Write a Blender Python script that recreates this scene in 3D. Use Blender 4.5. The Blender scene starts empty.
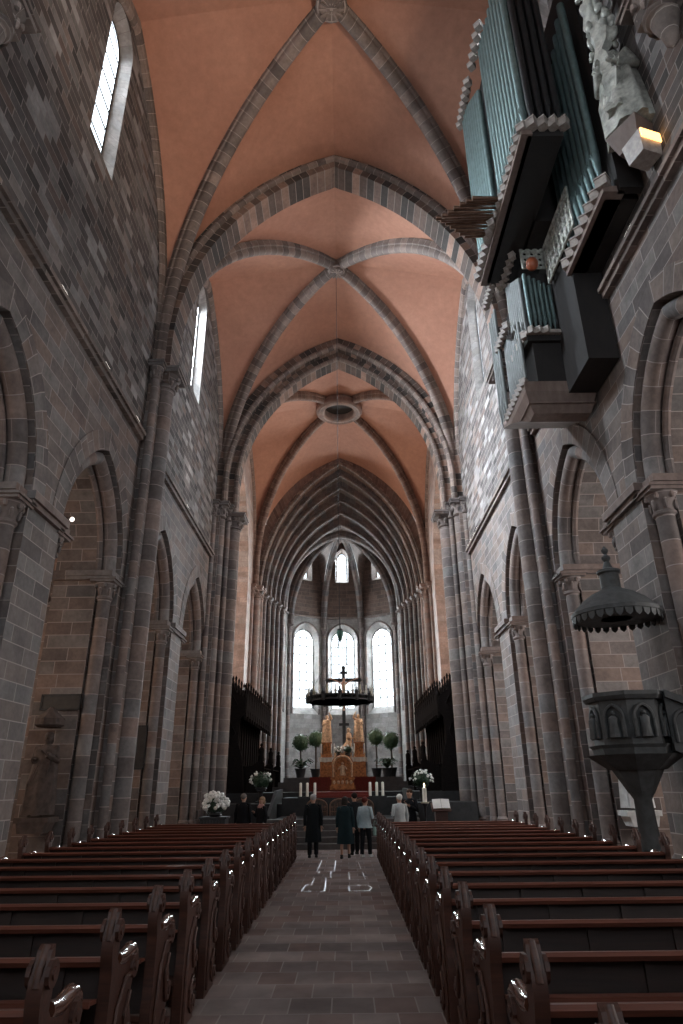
import bpy, math, random
from mathutils import Vector, Matrix
R = random.Random(7)
PI = math.pi
C = bpy.context.scene.collection
HC = 2.0          # eye height
CX = 0.17         # eye offset from nave centre

# ------------------------------------------------------------------ mesh builder
class MB:
    def __init__(s): s.v = []; s.f = []; s.uv = []
    def add(s, vs, fs, uvs=None):
        b = len(s.v); s.v += [tuple(p) for p in vs]
        for i, f in enumerate(fs):
            s.f.append([b+k for k in f]); s.uv.append(uvs[i] if uvs else None)
    def box(s, x0, x1, y0, y1, z0, z1):
        v = [(x, y, z) for z in (z0, z1) for y in (y0, y1) for x in (x0, x1)]
        s.add(v, [(0,2,3,1), (4,5,7,6), (0,1,5,4), (2,6,7,3), (0,4,6,2), (1,3,7,5)])
    def obox(s, c, sx, sy, sz, rz=0, rx=0, ry=0):
        m = Matrix.Translation(c) @ Matrix.Rotation(rz,4,'Z') @ Matrix.Rotation(ry,4,'Y') @ Matrix.Rotation(rx,4,'X')
        v = [m @ Vector((x*sx/2, y*sy/2, z*sz/2)) for z in (-1, 1) for y in (-1, 1) for x in (-1, 1)]
        s.add(v, [(0,2,3,1), (4,5,7,6), (0,1,5,4), (2,6,7,3), (0,4,6,2), (1,3,7,5)])
    def lathe(s, prof, cx=0, cy=0, n=16, a0=0, a1=2*PI, sx=1, sy=1, fold=0, nf=8, m=None):
        full = abs(a1-a0-2*PI) < 1e-6
        k = n if full else n+1
        vs = []; fs = []; uvs = []
        L = 0; Ls = [0]
        for i in range(1, len(prof)):
            L += math.dist(prof[i], prof[i-1]); Ls.append(L)
        rm = max(p[0] for p in prof)
        for i, (r, z) in enumerate(prof):
            for j in range(k):
                a = a0+(a1-a0)*j/n
                rr = r*(1+fold*math.cos(nf*a+z*1.3))
                p = Vector((cx+rr*math.cos(a)*sx, cy+rr*math.sin(a)*sy, z))
                vs.append(m @ p if m else p)
        for i in range(len(prof)-1):
            for j in range(n):
                j2 = (j+1) % k
                fs.append((i*k+j, i*k+j2, (i+1)*k+j2, (i+1)*k+j))
                ua = rm*(a0+(a1-a0)*j/n); ub = rm*(a0+(a1-a0)*(j+1)/n)
                uvs.append([(ua, Ls[i]), (ub, Ls[i]), (ub, Ls[i+1]), (ua, Ls[i+1])])
        if full:
            if prof[0][0] > 1e-4: fs.append(tuple(reversed(range(k)))); uvs.append([(0,0)]*k)
            if prof[-1][0] > 1e-4: fs.append(tuple((len(prof)-1)*k+j for j in range(k))); uvs.append([(0,0)]*k)
        s.add(vs, fs, uvs)
    def sweep(s, path, B, prof, closed=True, uv0=0, caps=True, rng=0):
        """planar sweep: B binormal, prof [(n,b)] where n is along B x T"""
        B = Vector(B).normalized(); P = [Vector(p) for p in path]
        n = len(P); k = len(prof); vs = []; fs = []; uvs = []
        acc = [0]
        for i in range(1, n): acc.append(acc[-1]+(P[i]-P[i-1]).length)
        ac = [0]
        for j in range(1, k+1): ac.append(ac[-1]+math.dist(prof[j % k], prof[j-1]))
        for i in range(n):
            T = (P[min(i+1, n-1)]-P[max(i-1, 0)]).normalized()
            N = B.cross(T).normalized()
            for a, b in prof: vs.append(P[i]+N*a+B*b)
        kk = k if closed else k-1
        for i in range(n-1):
            for j in range(kk):
                j2 = (j+1) % k
                fs.append((i*k+j, i*k+j2, (i+1)*k+j2, (i+1)*k+j))
                uvs.append([(ac[j]+uv0, acc[i]), (ac[j+1]+uv0, acc[i]), (ac[j+1]+uv0, acc[i+1]), (ac[j]+uv0, acc[i+1])])
        if closed and caps:
            fs.append(tuple(reversed(range(k)))); uvs.append([(0,0)]*k)
            fs.append(tuple((n-1)*k+j for j in range(k))); uvs.append([(0,0)]*k)
        s.add(vs, fs, uvs)
    def tube(s, path, r, n=8, r1=None):
        P = [Vector(p) for p in path]; m = len(P); vs = []; fs = []
        up = Vector((0,0,1)); prev = None
        for i in range(m):
            T = (P[min(i+1, m-1)]-P[max(i-1, 0)]).normalized()
            if prev is None:
                A = T.cross(up if abs(T.z) < .9 else Vector((1,0,0))).normalized()
            else:
                A = (prev - T*prev.dot(T)).normalized()
            prev = A; Bn = T.cross(A)
            rr = r if isinstance(r, (int, float)) else r[i]
            if r1 is not None: rr = r+(r1-r)*i/(m-1)
            for j in range(n):
                a = 2*PI*j/n; vs.append(P[i]+A*rr*math.cos(a)+Bn*rr*math.sin(a))
        for i in range(m-1):
            for j in range(n):
                fs.append((i*n+j, i*n+(j+1) % n, (i+1)*n+(j+1) % n, (i+1)*n+j))
        fs.append(tuple(reversed(range(n)))); fs.append(tuple((m-1)*n+j for j in range(n)))
        s.add(vs, fs)
    def prism(s, poly, z0, z1, axis='z', m=None):
        """poly 2D; axis z: (x,y); x: (y,z) extruded in x; y: (x,z) extruded in y"""
        k = len(poly)
        def mk(a, b, h):
            p = {'z': (a, b, h), 'x': (h, a, b), 'y': (a, h, b)}[axis]
            return m @ Vector(p) if m else p
        vs = [mk(a, b, z0) for a, b in poly]+[mk(a, b, z1) for a, b in poly]
        fs = [tuple(reversed(range(k))), tuple(range(k, 2*k))]
        for j in range(k): fs.append((j, (j+1) % k, k+(j+1) % k, k+j))
        s.add(vs, fs)
    def frustum(s, poly0, z0, poly1, z1):
        k = len(poly0)
        vs = [(a, b, z0) for a, b in poly0]+[(a, b, z1) for a, b in poly1]
        fs = [tuple(reversed(range(k))), tuple(range(k, 2*k))]
        for j in range(k): fs.append((j, (j+1) % k, k+(j+1) % k, k+j))
        s.add(vs, fs)
    def ball(s, c, rx, ry=None, rz=None, n=10, m=6):
        ry = ry or rx; rz = rz or rx; vs = []; fs = []
        for i in range(m+1):
            t = PI*i/m
            for j in range(n):
                a = 2*PI*j/n
                vs.append((c[0]+rx*math.sin(t)*math.cos(a), c[1]+ry*math.sin(t)*math.sin(a), c[2]+rz*math.cos(t)))
        for i in range(m):
            for j in range(n): fs.append((i*n+j, (i+1)*n+j, (i+1)*n+(j+1) % n, i*n+(j+1) % n))
        s.add(vs, fs)
    def loft(s, secs, n=20, fold=0, nf=9, ph=0, power=1.0):
        """secs: (cx,cy,z,rx,ry)"""
        vs = []; fs = []
        for q, (cx, cy, z, rx, ry) in enumerate(secs):
            fl = fold*(1-q/(len(secs)-1))**power
            for j in range(n):
                a = 2*PI*j/n; w = 1+fl*math.cos(nf*a+ph+q*.15)
                vs.append((cx+rx*w*math.cos(a), cy+ry*w*math.sin(a), z))
        for i in range(len(secs)-1):
            for j in range(n): fs.append((i*n+j, i*n+(j+1) % n, (i+1)*n+(j+1) % n, (i+1)*n+j))
        fs.append(tuple(reversed(range(n)))); fs.append(tuple((len(secs)-1)*n+j for j in range(n)))
        s.add(vs, fs)
    def build(s, name, mat, parent=None, smooth=False, fix=True, loc=None):
        me = bpy.data.meshes.new(name)
        me.from_pydata(s.v, [], s.f); 
        uvl = me.uv_layers.new(name='UVMap')
        for p, uv in zip(me.polygons, s.uv):
            n = p.normal
            for li, q in zip(p.loop_indices, range(len(p.loop_indices))):
                if uv: uvl.data[li].uv = uv[q]
                else:
                    v = me.vertices[me.loops[li].vertex_index].co
                    if abs(n.z) > .8: uvl.data[li].uv = (v.x, v.y)
                    elif abs(n.x) > abs(n.y): uvl.data[li].uv = (v.y, v.z)
                    else: uvl.data[li].uv = (v.x+3.3, v.z)
        if fix:
            import bmesh
            bm = bmesh.new(); bm.from_mesh(me)
            bmesh.ops.recalc_face_normals(bm, faces=bm.faces); bm.to_mesh(me); bm.free()
        if smooth:
            me.polygons.foreach_set('use_smooth', [True]*len(me.polygons))
            me.set_sharp_from_angle(angle=math.radians(smooth if smooth is not True else 45))
        me.materials.append(mat)
        o = bpy.data.objects.new(name, me); C.objects.link(o)
        if parent: o.parent = parent
        if loc: o.location = loc
        return o

def tag(o, label, cat, group=None, kind=None):
    o['label'] = label; o['category'] = cat
    if group: o['group'] = group
    if kind: o['kind'] = kind
    return o
def struct(o): o['kind'] = 'structure'; return o
def empty(name, loc=(0,0,0), rz=0, label=None, cat=None, group=None):
    o = bpy.data.objects.new(name, None); C.objects.link(o)
    o.location = loc; o.rotation_euler = (0,0,rz); o.empty_display_size = .2
    if label: tag(o, label, cat, group)
    return o
def copy_tree(o, parent=None):
    c = o.copy(); C.objects.link(c)
    if parent: c.parent = parent
    for ch in list(o.children): copy_tree(ch, c)
    return c

# ------------------------------------------------------------------ materials
def newmat(name):
    m = bpy.data.materials.new(name); m.use_nodes = True
    nt = m.node_tree; b = nt.nodes['Principled BSDF']
    return m, nt, b
def L(nt, a, b): nt.links.new(a, b)
def ramp(nt, fac, stops, interp='LINEAR'):
    r = nt.nodes.new('ShaderNodeValToRGB'); r.color_ramp.interpolation = interp
    el = r.color_ramp.elements
    while len(el) > 1: el.remove(el[-1])
    el[0].position = stops[0][0]; el[0].color = (*stops[0][1], 1)
    for p, c in stops[1:]:
        e = el.new(p); e.color = (*c, 1)
    L(nt, fac, r.inputs[0]); return r.outputs[0]
def mixc(nt, fac, a, b, mode='MIX'):
    m = nt.nodes.new('ShaderNodeMix'); m.data_type = 'RGBA'; m.blend_type = mode
    for sk, v in ((m.inputs[0], fac), (m.inputs[6], a), (m.inputs[7], b)):
        if isinstance(v, (int, float)): sk.default_value = v
        elif isinstance(v, tuple): sk.default_value = (*v, 1)
        else: L(nt, v, sk)
    return m.outputs[2]
def noise(nt, vec, scale, detail=4, rough=.6):
    n = nt.nodes.new('ShaderNodeTexNoise'); n.inputs['Scale'].default_value = scale
    n.inputs['Detail'].default_value = detail; n.inputs['Roughness'].default_value = rough
    if vec: L(nt, vec, n.inputs['Vector'])
    return n.outputs['Fac']
def bump(nt, b, h, strength=.3, dist=.03):
    bp = nt.nodes.new('ShaderNodeBump'); bp.inputs['Strength'].default_value = strength
    bp.inputs['Distance'].default_value = dist; L(nt, h, bp.inputs['Height']); L(nt, bp.outputs[0], b.inputs['Normal'])
def stone(name, cols, bw=.8, bh=.38, mortar=(.3,.27,.26), msize=.012, rough=.85, gain=.35, bumpy=.25):
    m, nt, b = newmat(name)
    uv = nt.nodes.new('ShaderNodeUVMap')
    br = nt.nodes.new('ShaderNodeTexBrick'); L(nt, uv.outputs[0], br.inputs['Vector'])
    br.inputs['Scale'].default_value = 1; br.inputs['Brick Width'].default_value = bw; br.inputs['Row Height'].default_value = bh
    br.inputs['Mortar Size'].default_value = msize; br.inputs['Mortar Smooth'].default_value = .3
    br.inputs['Color1'].default_value = (0,0,0,1); br.inputs['Color2'].default_value = (1,1,1,1); br.inputs['Mortar'].default_value = (.5,.5,.5,1)
    br.offset = .37; br.squash = 1.35; br.squash_frequency = 3
    n = len(cols)
    col = ramp(nt, br.outputs['Color'], [(i/(n-1), c) for i, c in enumerate(cols)])
    geo = nt.nodes.new('ShaderNodeNewGeometry')
    nz = noise(nt, geo.outputs['Position'], 1.6, 6)
    nf = noise(nt, geo.outputs['Position'], 9, 5)
    g = ramp(nt, nz, [(.3, (1-gain,)*3), (.7, (1+gain*.6,)*3)])
    g2 = ramp(nt, nf, [(.25, (.78,)*3), (.75, (1.15,)*3)])
    col = mixc(nt, 1, col, g, 'MULTIPLY'); col = mixc(nt, 1, col, g2, 'MULTIPLY')
    col = mixc(nt, br.outputs['Fac'], col, mortar)
    L(nt, col, b.inputs['Base Color']); b.inputs['Roughness'].default_value = rough
    h = mixc(nt, br.outputs['Fac'], nf, (.0,.0,.0)); bump(nt, b, h, bumpy, .03)
    return m
def plain(name, col, rough=.6, metal=0, var=.25, scale=6, bmp=0, coat=0, var_col=None, spec=.5):
    m, nt, b = newmat(name); b.inputs['Specular IOR Level'].default_value = spec
    tc = nt.nodes.new('ShaderNodeTexCoord')
    nz = noise(nt, tc.outputs['Object'], scale, 5)
    c2 = var_col or tuple(min(1, c*(1+var)) for c in col)
    c1 = tuple(c*(1-var) for c in col)
    L(nt, ramp(nt, nz, [(.3, c1), (.7, c2)]), b.inputs['Base Color'])
    b.inputs['Roughness'].default_value = rough; b.inputs['Metallic'].default_value = metal
    if coat: b.inputs['Coat Weight'].default_value = coat; b.inputs['Coat Roughness'].default_value = .2
    if bmp: bump(nt, b, nz, bmp, .02)
    return m
def wood(name, c1, c2, rough=.35, sc=(1.2, 14, 14), coat=.3, spec=.5):
    m, nt, b = newmat(name)
    tc = nt.nodes.new('ShaderNodeTexCoord'); mp = nt.nodes.new('ShaderNodeMapping'); mp.inputs['Scale'].default_value = sc
    L(nt, tc.outputs['Object'], mp.inputs[0])
    nz = noise(nt, mp.outputs[0], 2.2, 6, .65)
    L(nt, ramp(nt, nz, [(.3, c1), (.7, c2)]), b.inputs['Base Color'])
    b.inputs['Roughness'].default_value = rough; b.inputs['Specular IOR Level'].default_value = spec; b.inputs['Coat Weight'].default_value = coat; b.inputs['Coat Roughness'].default_value = .15
    bump(nt, b, nz, .15, .01)
    return m

M = {}
M['ashlar'] = stone('ashlar', [(.085,.068,.062), (.14,.108,.098), (.18,.125,.10), (.11,.092,.088), (.21,.155,.13), (.16,.14,.135)], .8, .33, (.30,.25,.23), .013)
M['pier'] = stone('pier_ashlar', [(.10,.082,.076), (.16,.13,.12), (.20,.142,.118), (.12,.108,.105), (.20,.175,.165), (.145,.10,.085)], .85, .36, (.31,.26,.24), .012)
M['rubble'] = stone('upper_ashlar', [(.034,.028,.027), (.095,.078,.072), (.21,.19,.183), (.05,.04,.038), (.15,.13,.12), (.065,.053,.049), (.13,.088,.072), (.30,.28,.272), (.04,.033,.032), (.085,.07,.066)], .62, .27, (.24,.205,.19), .013)
M['brown'] = stone('brown_ashlar', [(.15,.095,.078), (.20,.128,.105), (.25,.165,.135), (.18,.13,.115)], .8, .38, (.33,.24,.2), .013)
M['pink'] = stone('pink_ashlar', [(.27,.18,.15), (.33,.225,.19), (.30,.24,.22), (.25,.165,.14)], .8, .36, (.22,.165,.145), .011)
M['shaft'] = stone('shaft_stone', [(.115,.095,.09), (.17,.138,.128), (.21,.15,.128), (.15,.138,.138), (.22,.195,.185)], 3.3, .52, (.30,.25,.235), .012)
M['rib'] = stone('rib_stone', [(.12,.092,.082), (.21,.16,.138), (.15,.118,.105), (.28,.21,.18), (.09,.074,.068)], 2.2, .40, (.33,.27,.24), .013)
M['voussoir'] = stone('voussoir_stone', [(.035,.030,.028), (.15,.10,.08), (.045,.038,.035), (.34,.21,.16), (.04,.034,.032), (.2,.14,.11)], 3.5, .36, (.30,.24,.21), .013)
M['apse'] = stone('apse_ashlar', [(.22,.205,.195), (.28,.26,.25), (.24,.215,.2), (.31,.295,.285)], .8, .38, (.17,.15,.14), .011)
M['apse_dark'] = stone('apse_upper_ashlar', [(.13,.088,.072), (.18,.12,.098), (.11,.082,.07)], .8, .36, (.24,.17,.14), .013)
# vault plaster
m, nt, b = newmat('vault_plaster')
geo = nt.nodes.new('ShaderNodeNewGeometry')
n1 = noise(nt, geo.outputs['Position'], .35, 6); n2 = noise(nt, geo.outputs['Position'], 3.5, 8, .7)
c = ramp(nt, n1, [(.3, (.38,.178,.12)), (.7, (.47,.235,.16))])
c = mixc(nt, 1, c, ramp(nt, n2, [(.3, (.86,)*3), (.7, (1.08,)*3)]), 'MULTIPLY')
L(nt, c, b.inputs['Base Color']); b.inputs['Roughness'].default_value = .9; bump(nt, b, n2, .15, .02)
M['plaster'] = m
# floor
m, nt, b = newmat('floor_tiles')
geo = nt.nodes.new('ShaderNodeNewGeometry'); br = nt.nodes.new('ShaderNodeTexBrick'); L(nt, geo.outputs['Position'], br.inputs['Vector'])
br.inputs['Scale'].default_value = 1; br.inputs['Brick Width'].default_value = .42; br.inputs['Row Height'].default_value = .5
br.inputs['Mortar Size'].default_value = .008; br.inputs['Color1'].default_value = (0,0,0,1); br.inputs['Color2'].default_value = (1,1,1,1)
br.inputs['Mortar'].default_value = (.5,.5,.5,1); br.offset = .5
c = ramp(nt, br.outputs['Color'], [(0, (.17,.138,.13)), (.3, (.23,.19,.178)), (.5, (.18,.13,.118)), (.8, (.26,.215,.2)), (1, (.15,.122,.118))])
nz = noise(nt, geo.outputs['Position'], 2.5, 6)
c = mixc(nt, 1, c, ramp(nt, nz, [(.3, (.8,)*3), (.7, (1.1,)*3)]), 'MULTIPLY'); c = mixc(nt, br.outputs['Fac'], c, (.27,.235,.22))
L(nt, c, b.inputs['Base Color']); b.inputs['Roughness'].default_value = .55; b.inputs['Specular IOR Level'].default_value = 0; bump(nt, b, nz, .06, .01)
M['floor'] = m
M['pew'] = wood('pew_wood', (.034,.013,.009), (.078,.028,.017), .5, coat=0)
M['pew_rail'] = wood('pew_rail_wood', (.085,.028,.018), (.15,.05,.031), .42, coat=.1)
M['stall'] = wood('stall_wood', (.009,.008,.008), (.02,.016,.015), .85, coat=0, spec=0)
M['organ_case'] = wood('organ_case_wood', (.009,.007,.007), (.018,.013,.012), .75, (3,3,1), 0)
M['organ_wood'] = wood('organ_trim_wood', (.13,.085,.07), (.21,.15,.125), .5, (3,3,1), .1)
M['tooth'] = plain('pale_moulding', (.36,.31,.28), .5, 0, .3, 9)
M['pipe'] = plain('pipe_metal', (.16,.225,.225), .5, .7, .2, 5)
M['pipe_pale'] = plain('pale_pipe_metal', (.22,.23,.23), .55, .5, .12, 5)
M['copper'] = plain('copper_pipe', (.20,.12,.085), .35, .85, .3, 6)
M['gold'] = plain('gilding', (.36,.13,.045), .38, .7, .6, 9, .8)
M['gold2'] = plain('pale_gilding', (.62,.40,.25), .5, .25, .45, 9, .7)
M['silver'] = plain('weathered_silver_leaf', (.42,.42,.38), .45, .3, .5, 9, .5)
M['iron'] = plain('dark_iron', (.03,.03,.032), .5, .6, .3)
M['darkstone'] = plain('dark_sandstone', (.045,.047,.048), .7, 0, .35, 7, .5)
M['white_stone'] = plain('white_alabaster', (.5,.5,.49), .5, 0, .2, 7, .3)
M['relief'] = plain('relief_sandstone', (.075,.055,.048), .9, 0, .4, 8, .6)
M['plaque'] = plain('dark_bronze_plaque', (.03,.028,.028), .45, .4, .3)
M['green'] = plain('leaf_green', (.05,.10,.05), .55, 0, .5, 30)
M['green2'] = plain('dark_leaf_green', (.025,.055,.03), .55, 0, .5, 20)
M['trunk'] = plain('bark', (.06,.045,.035), .8, 0, .3)
M['pot'] = plain('dark_planter', (.025,.025,.027), .5, 0, .2)
M['white'] = plain('white_petal', (.75,.75,.72), .6, 0, .12, 20)
M['wax'] = plain('candle_wax', (.8,.76,.68), .5, 0, .08)
M['cloth'] = plain('altar_linen', (.7,.64,.55), .8, 0, .1)
M['carpet'] = plain('red_carpet', (.15,.022,.015), .95, 0, .25, 20)
M['darkgrey'] = plain('dark_step_stone', (.04,.04,.041), .9, 0, .2, 4, spec=.05)
M['step'] = plain('step_stone', (.10,.092,.09), .9, 0, .2, 4, spec=.1)
M['paper'] = plain('paper', (.6,.58,.55), .7, 0, .05)
M['lead'] = plain('lead_came', (.02,.02,.02), .6, 0, .1)
M['brass'] = plain('pale_brass', (.45,.40,.3), .4, .5, .2)
M['inlay'] = plain('white_inlay', (.30,.27,.25), .5, 0, .1)
M['skin'] = plain('skin', (.42,.24,.17), .55, 0, .1)
M['hole'] = plain('dark_timber', (.02,.014,.012), .9, 0, .3)  # darkness inside the oculus shaft, put into the colour
def emit(name, col, st):
    m, nt, b = newmat(name); b.inputs['Emission Color'].default_value = (*col, 1); b.inputs['Emission Strength'].default_value = st
    b.inputs['Base Color'].default_value = (*col, 1); return m
M['flame'] = emit('flame', (1,.75,.4), 12)
M['tube_light'] = emit('lit_lamp', (1,.93,.85), 3)
M['warm_light'] = emit('warm_lamp', (1,.55,.2), 3.0)
m, nt, b = newmat('window_glass')
nt.nodes.remove(b); tr = nt.nodes.new('ShaderNodeBsdfTransparent'); gl = nt.nodes.new('ShaderNodeBsdfGlossy'); mx = nt.nodes.new('ShaderNodeMixShader')
tr.inputs[0].default_value = (.93,.96,.97,1); gl.inputs['Roughness'].default_value = .15; mx.inputs[0].default_value = .06
L(nt, tr.outputs[0], mx.inputs[1]); L(nt, gl.outputs[0], mx.inputs[2]); L(nt, mx.outputs[0], nt.nodes['Material Output'].inputs[0])
M['glass'] = m

# ------------------------------------------------------------------ architecture helpers
def arch_outline(yc, hw, z0, zs, za, n=10):
    """points from left sill corner up, over and down; pointed when rise>hw"""
    rise = za-zs
    pts = [(yc-hw, z0)]
    if rise >= hw:
        xc = (rise*rise-hw*hw)/(2*hw); Rr = xc+hw; amax = math.atan2(rise, xc)
        L_ = []
        for i in range(n+1):
            a = amax*i/n; L_.append((-(math.cos(a)*Rr-xc), zs+Rr*math.sin(a)))
    else:
        L_ = [(-hw*math.cos(PI/2*i/n), zs+rise*math.sin(PI/2*i/n)) for i in range(n+1)]
    L_[-1] = (0, za)
    pts += [(yc+x, z) for x, z in L_]
    pts += [(yc-x, z) for x, z in reversed(L_[:-1])]
    pts.append((yc+hw, z0))
    return pts
def face_with_openings(mb, mp, y0, y1, z0, z1, outs, flip=False):
    """planar face; mp(y,z)->3D ; outs list of outlines"""
    def quad(a, b, c, d):
        mb.add([mp(*a), mp(*b), mp(*c), mp(*d)], [(0,1,2,3)], [[a, b, c, d]])
    y = y0
    for o in outs:
        ya = o[0][0]; yb = o[-1][0]; zsill = o[0][1]
        quad((y, z0), (ya, z0), (ya, z1), (y, z1))
        if zsill > z0+1e-3: quad((ya, z0), (yb, z0), (yb, zsill), (ya, zsill))
        for p, q in zip(o[1:-2], o[2:-1]):
            if abs(p[0]-q[0]) > 1e-5: quad(p, q, (q[0], z1), (p[0], z1))
        y = yb
    quad((y, z0), (y1, z0), (y1, z1), (y, z1))
def intrados(mb, mpa, oa, mpb, ob, sill=False):
    """connect two outlines; uv: (depth, arc)"""
    acc = 0
    d = (Vector(mpa(*oa[0]))-Vector(mpb(*ob[0]))).length
    for i in range(len(oa)-1):
        s = math.dist(oa[i], oa[i+1])
        mb.add([mpa(*oa[i]), mpa(*oa[i+1]), mpb(*ob[i+1]), mpb(*ob[i])], [(0,1,2,3)], [[(0,acc), (0,acc+s), (d,acc+s), (d,acc)]])
        acc += s
    if sill:
        mb.add([mpa(*oa[0]), mpa(*oa[-1]), mpb(*ob[-1]), mpb(*ob[0])], [(0,1,2,3)])
def roll_path(o, inset=0):
    return [p for p in o]
def circ(r, n=10, c=(0,0)): return [(c[0]+r*math.cos(2*PI*i/n), c[1]+r*math.sin(2*PI*i/n)) for i in range(n)]

def capital(mb, x, y, z, r, h=.6, ab=.16, n=14, leaves=6):
    mb.lathe([(r*1.0, z), (r*1.18, z+.04), (r*1.18, z+.09), (r*1.0, z+.12), (r*1.05, z+h*.45), (r*1.3, z+h*.75), (r*1.65, z+h)], x, y, n)
    e = r*1.75
    mb.box(x-e, x+e, y-e, y+e, z+h, z+h+ab*.55); e += .05
    mb.box(x-e, x+e, y-e, y+e, z+h+ab*.55, z+h+ab)
    for i in range(leaves):
        a = 2*PI*i/leaves+.3
        mb.ball((x+math.cos(a)*r*1.2, y+math.sin(a)*r*1.2, z+h*.5), r*.26, r*.26, h*.26, 6, 4)
        mb.ball((x+math.cos(a+.5)*r*1.45, y+math.sin(a+.5)*r*1.45, z+h*.82), r*.28, r*.28, h*.16, 6, 4)
def base(mb, x, y, z, r, n=14):
    e = r*1.6
    mb.box(x-e, x+e, y-e, y+e, z, z+.35)
    mb.lathe([(r*1.5, z+.35), (r*1.55, z+.42), (r*1.3, z+.5), (r*1.2, z+.56), (r*1.3, z+.62), (r*1.0, z+.7)], x, y, n)

def pointed_z(t, a, rise, stilt):
    r = rise-stilt; xc = (r*r-a*a)/(2*a); Rr = xc+a; d = xc+a-t*a
    return stilt+math.sqrt(max(0, Rr*Rr-d*d))
def vault(mb, x0, x1, y0, y1, zs, hT, hF, hD, st, tmax=1.0, n=14, mseg=5, bulge=0.12):
    bx, by = (x0+x1)/2, (y0+y1)/2; hw = (x1-x0)/2; hl = (y1-y0)/2; dg = math.hypot(hw, hl)
    ts = [tmax*(1-math.cos(PI/2*k/n)) for k in range(n+1)]
    for cx in (x0, x1):
        for cy in (y0, y1):
            for kind in 'TF':
                rows = []
                tq = [0]+ts+([tmax+(1-tmax)*.5, 1.0] if tmax < 1 else [])
                for q, t in enumerate(tq):
                    D = 0 if q == 0 else pointed_z(t, dg, hD, st)
                    E = 0 if q == 0 else (pointed_z(t, hw, hT, st) if kind == 'T' else pointed_z(t, hl, hF, st))
                    tc = min(t, tmax)
                    pd = (cx+t*(bx-cx), cy+tc*(by-cy), zs+D) if kind == 'T' else (cx+tc*(bx-cx), cy+t*(by-cy), zs+D)
                    pe = (pd[0], cy, zs+E) if kind == 'T' else (cx, pd[1], zs+E)
                    row = []
                    for m in range(mseg+1):
                        f = m/mseg; bl = bulge*4*f*(1-f)*t
                        row.append((pe[0]*(1-f)+pd[0]*f, pe[1]*(1-f)+pd[1]*f, pe[2]*(1-f)+pd[2]*f+bl))
                    rows.append(row)
                vs = [p for r in rows for p in r]; k = mseg+1
                fs = [(i*k+j, i*k+j+1, (i+1)*k+j+1, (i+1)*k+j) for i in range(len(rows)-1) for j in range(mseg)]
                mb.add(vs, fs)
def arch_path(p0, p1, zs, rise, st, n=18):
    """full arch in vertical plane from p0 to p1 (2D x,y)"""
    a = math.dist(p0, p1)/2; out = []
    half = [(0, 0)] + [(1-math.cos(PI/2*k/n), None) for k in range(n+1)]
    hp = []
    for q, (t, z) in enumerate(half):
        if q == 0: hp.append((0, 0)); continue
        hp.append((t, pointed_z(t, a, rise, st)))
    for t, z in hp: out.append((p0[0]+(p1[0]-p0[0])*t/2, p0[1]+(p1[1]-p0[1])*t/2, zs+z))
    for t, z in reversed(hp[:-1]): out.append((p1[0]+(p0[0]-p1[0])*t/2, p1[1]+(p0[1]-p1[1])*t/2, zs+z))
    return out
LW_L, LW_R, LT, LA, LI_L, LI_R, LB = [450,1900,11000], [500,2400,1000], 2500, 4800, 130, 360, 290
UP = [4200, 350, 600, 600, 1700]
# ------------------------------------------------------------------ architecture
BAY = 12.05; YB = [-4.83, 7.22, 19.27, 31.32]; YC = 45.5
WX = 6.45; ZS = 15.0; HT, HF, HD, ST = 10.9, 10.2, 11.35, 1.7
trim_i = [0]; win_i = [0]
def trim(mb, mat, smooth=False):
    trim_i[0] += 1
    return struct(mb.build('trim_%d' % trim_i[0], mat, smooth=smooth))
def side_mp(s, x): return lambda y, z: (s*x, y, z)
def window(mp, o, nv=1, nh=5, bar=.035):
    """mp(a,z,d): a along wall, d outward; o outline"""
    win_i[0] += 1
    g = MB(); g.add([mp(a, z, 0) for a, z in o], [tuple(range(len(o)))])
    w = struct(g.build('window_%d' % win_i[0], M['glass']))
    a0 = o[0][0]; a1 = o[-1][0]; z0 = o[0][1]; z1 = max(p[1] for p in o)
    b = MB()
    def topz(a):
        for p, q in zip(o[1:-2], o[2:-1]):
            if min(p[0], q[0])-1e-6 <= a <= max(p[0], q[0])+1e-6 and abs(p[0]-q[0]) > 1e-6:
                return p[1]+(q[1]-p[1])*(a-p[0])/(q[0]-p[0])
        return z1
    def span(z):
        xs = [p[0] for p in o if p[1] >= z-1e-6]
        return (min(xs), max(xs)) if xs else (a0, a1)
    def bar3(p, q, t):
        b.tube([mp(p[0], p[1], -.03), mp(q[0], q[1], -.03)], t, 4)
    for i in range(1, nv+1):
        a = a0+(a1-a0)*i/(nv+1); bar3((a, z0), (a, topz(a)-.02), bar*.7)
    for i in range(1, nh+1):
        z = z0+(z1-z0)*i/(nh+1); s = span(z); bar3((s[0], z), (s[1], z), bar*.6)
    for p, q in zip(o[:-1], o[1:]): bar3(p, q, bar)
    b.build('window_frame', M['lead'], w)
    return w
def area(name, loc, rot, sx, sy, power, col=(1,1,1), spread=PI):
    l = bpy.data.lights.new(name, 'AREA'); l.shape = 'RECTANGLE'; l.size = sx; l.size_y = sy
    l.energy = power; l.color = col; l.spread = spread
    o = bpy.data.objects.new(name, l); C.objects.link(o); o.location = loc; o.rotation_euler = rot
    return o

# floor
mb = MB(); mb.box(-17, 17, -6, 60, -.3, 0); f = struct(mb.build('floor', M['floor']))
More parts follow.
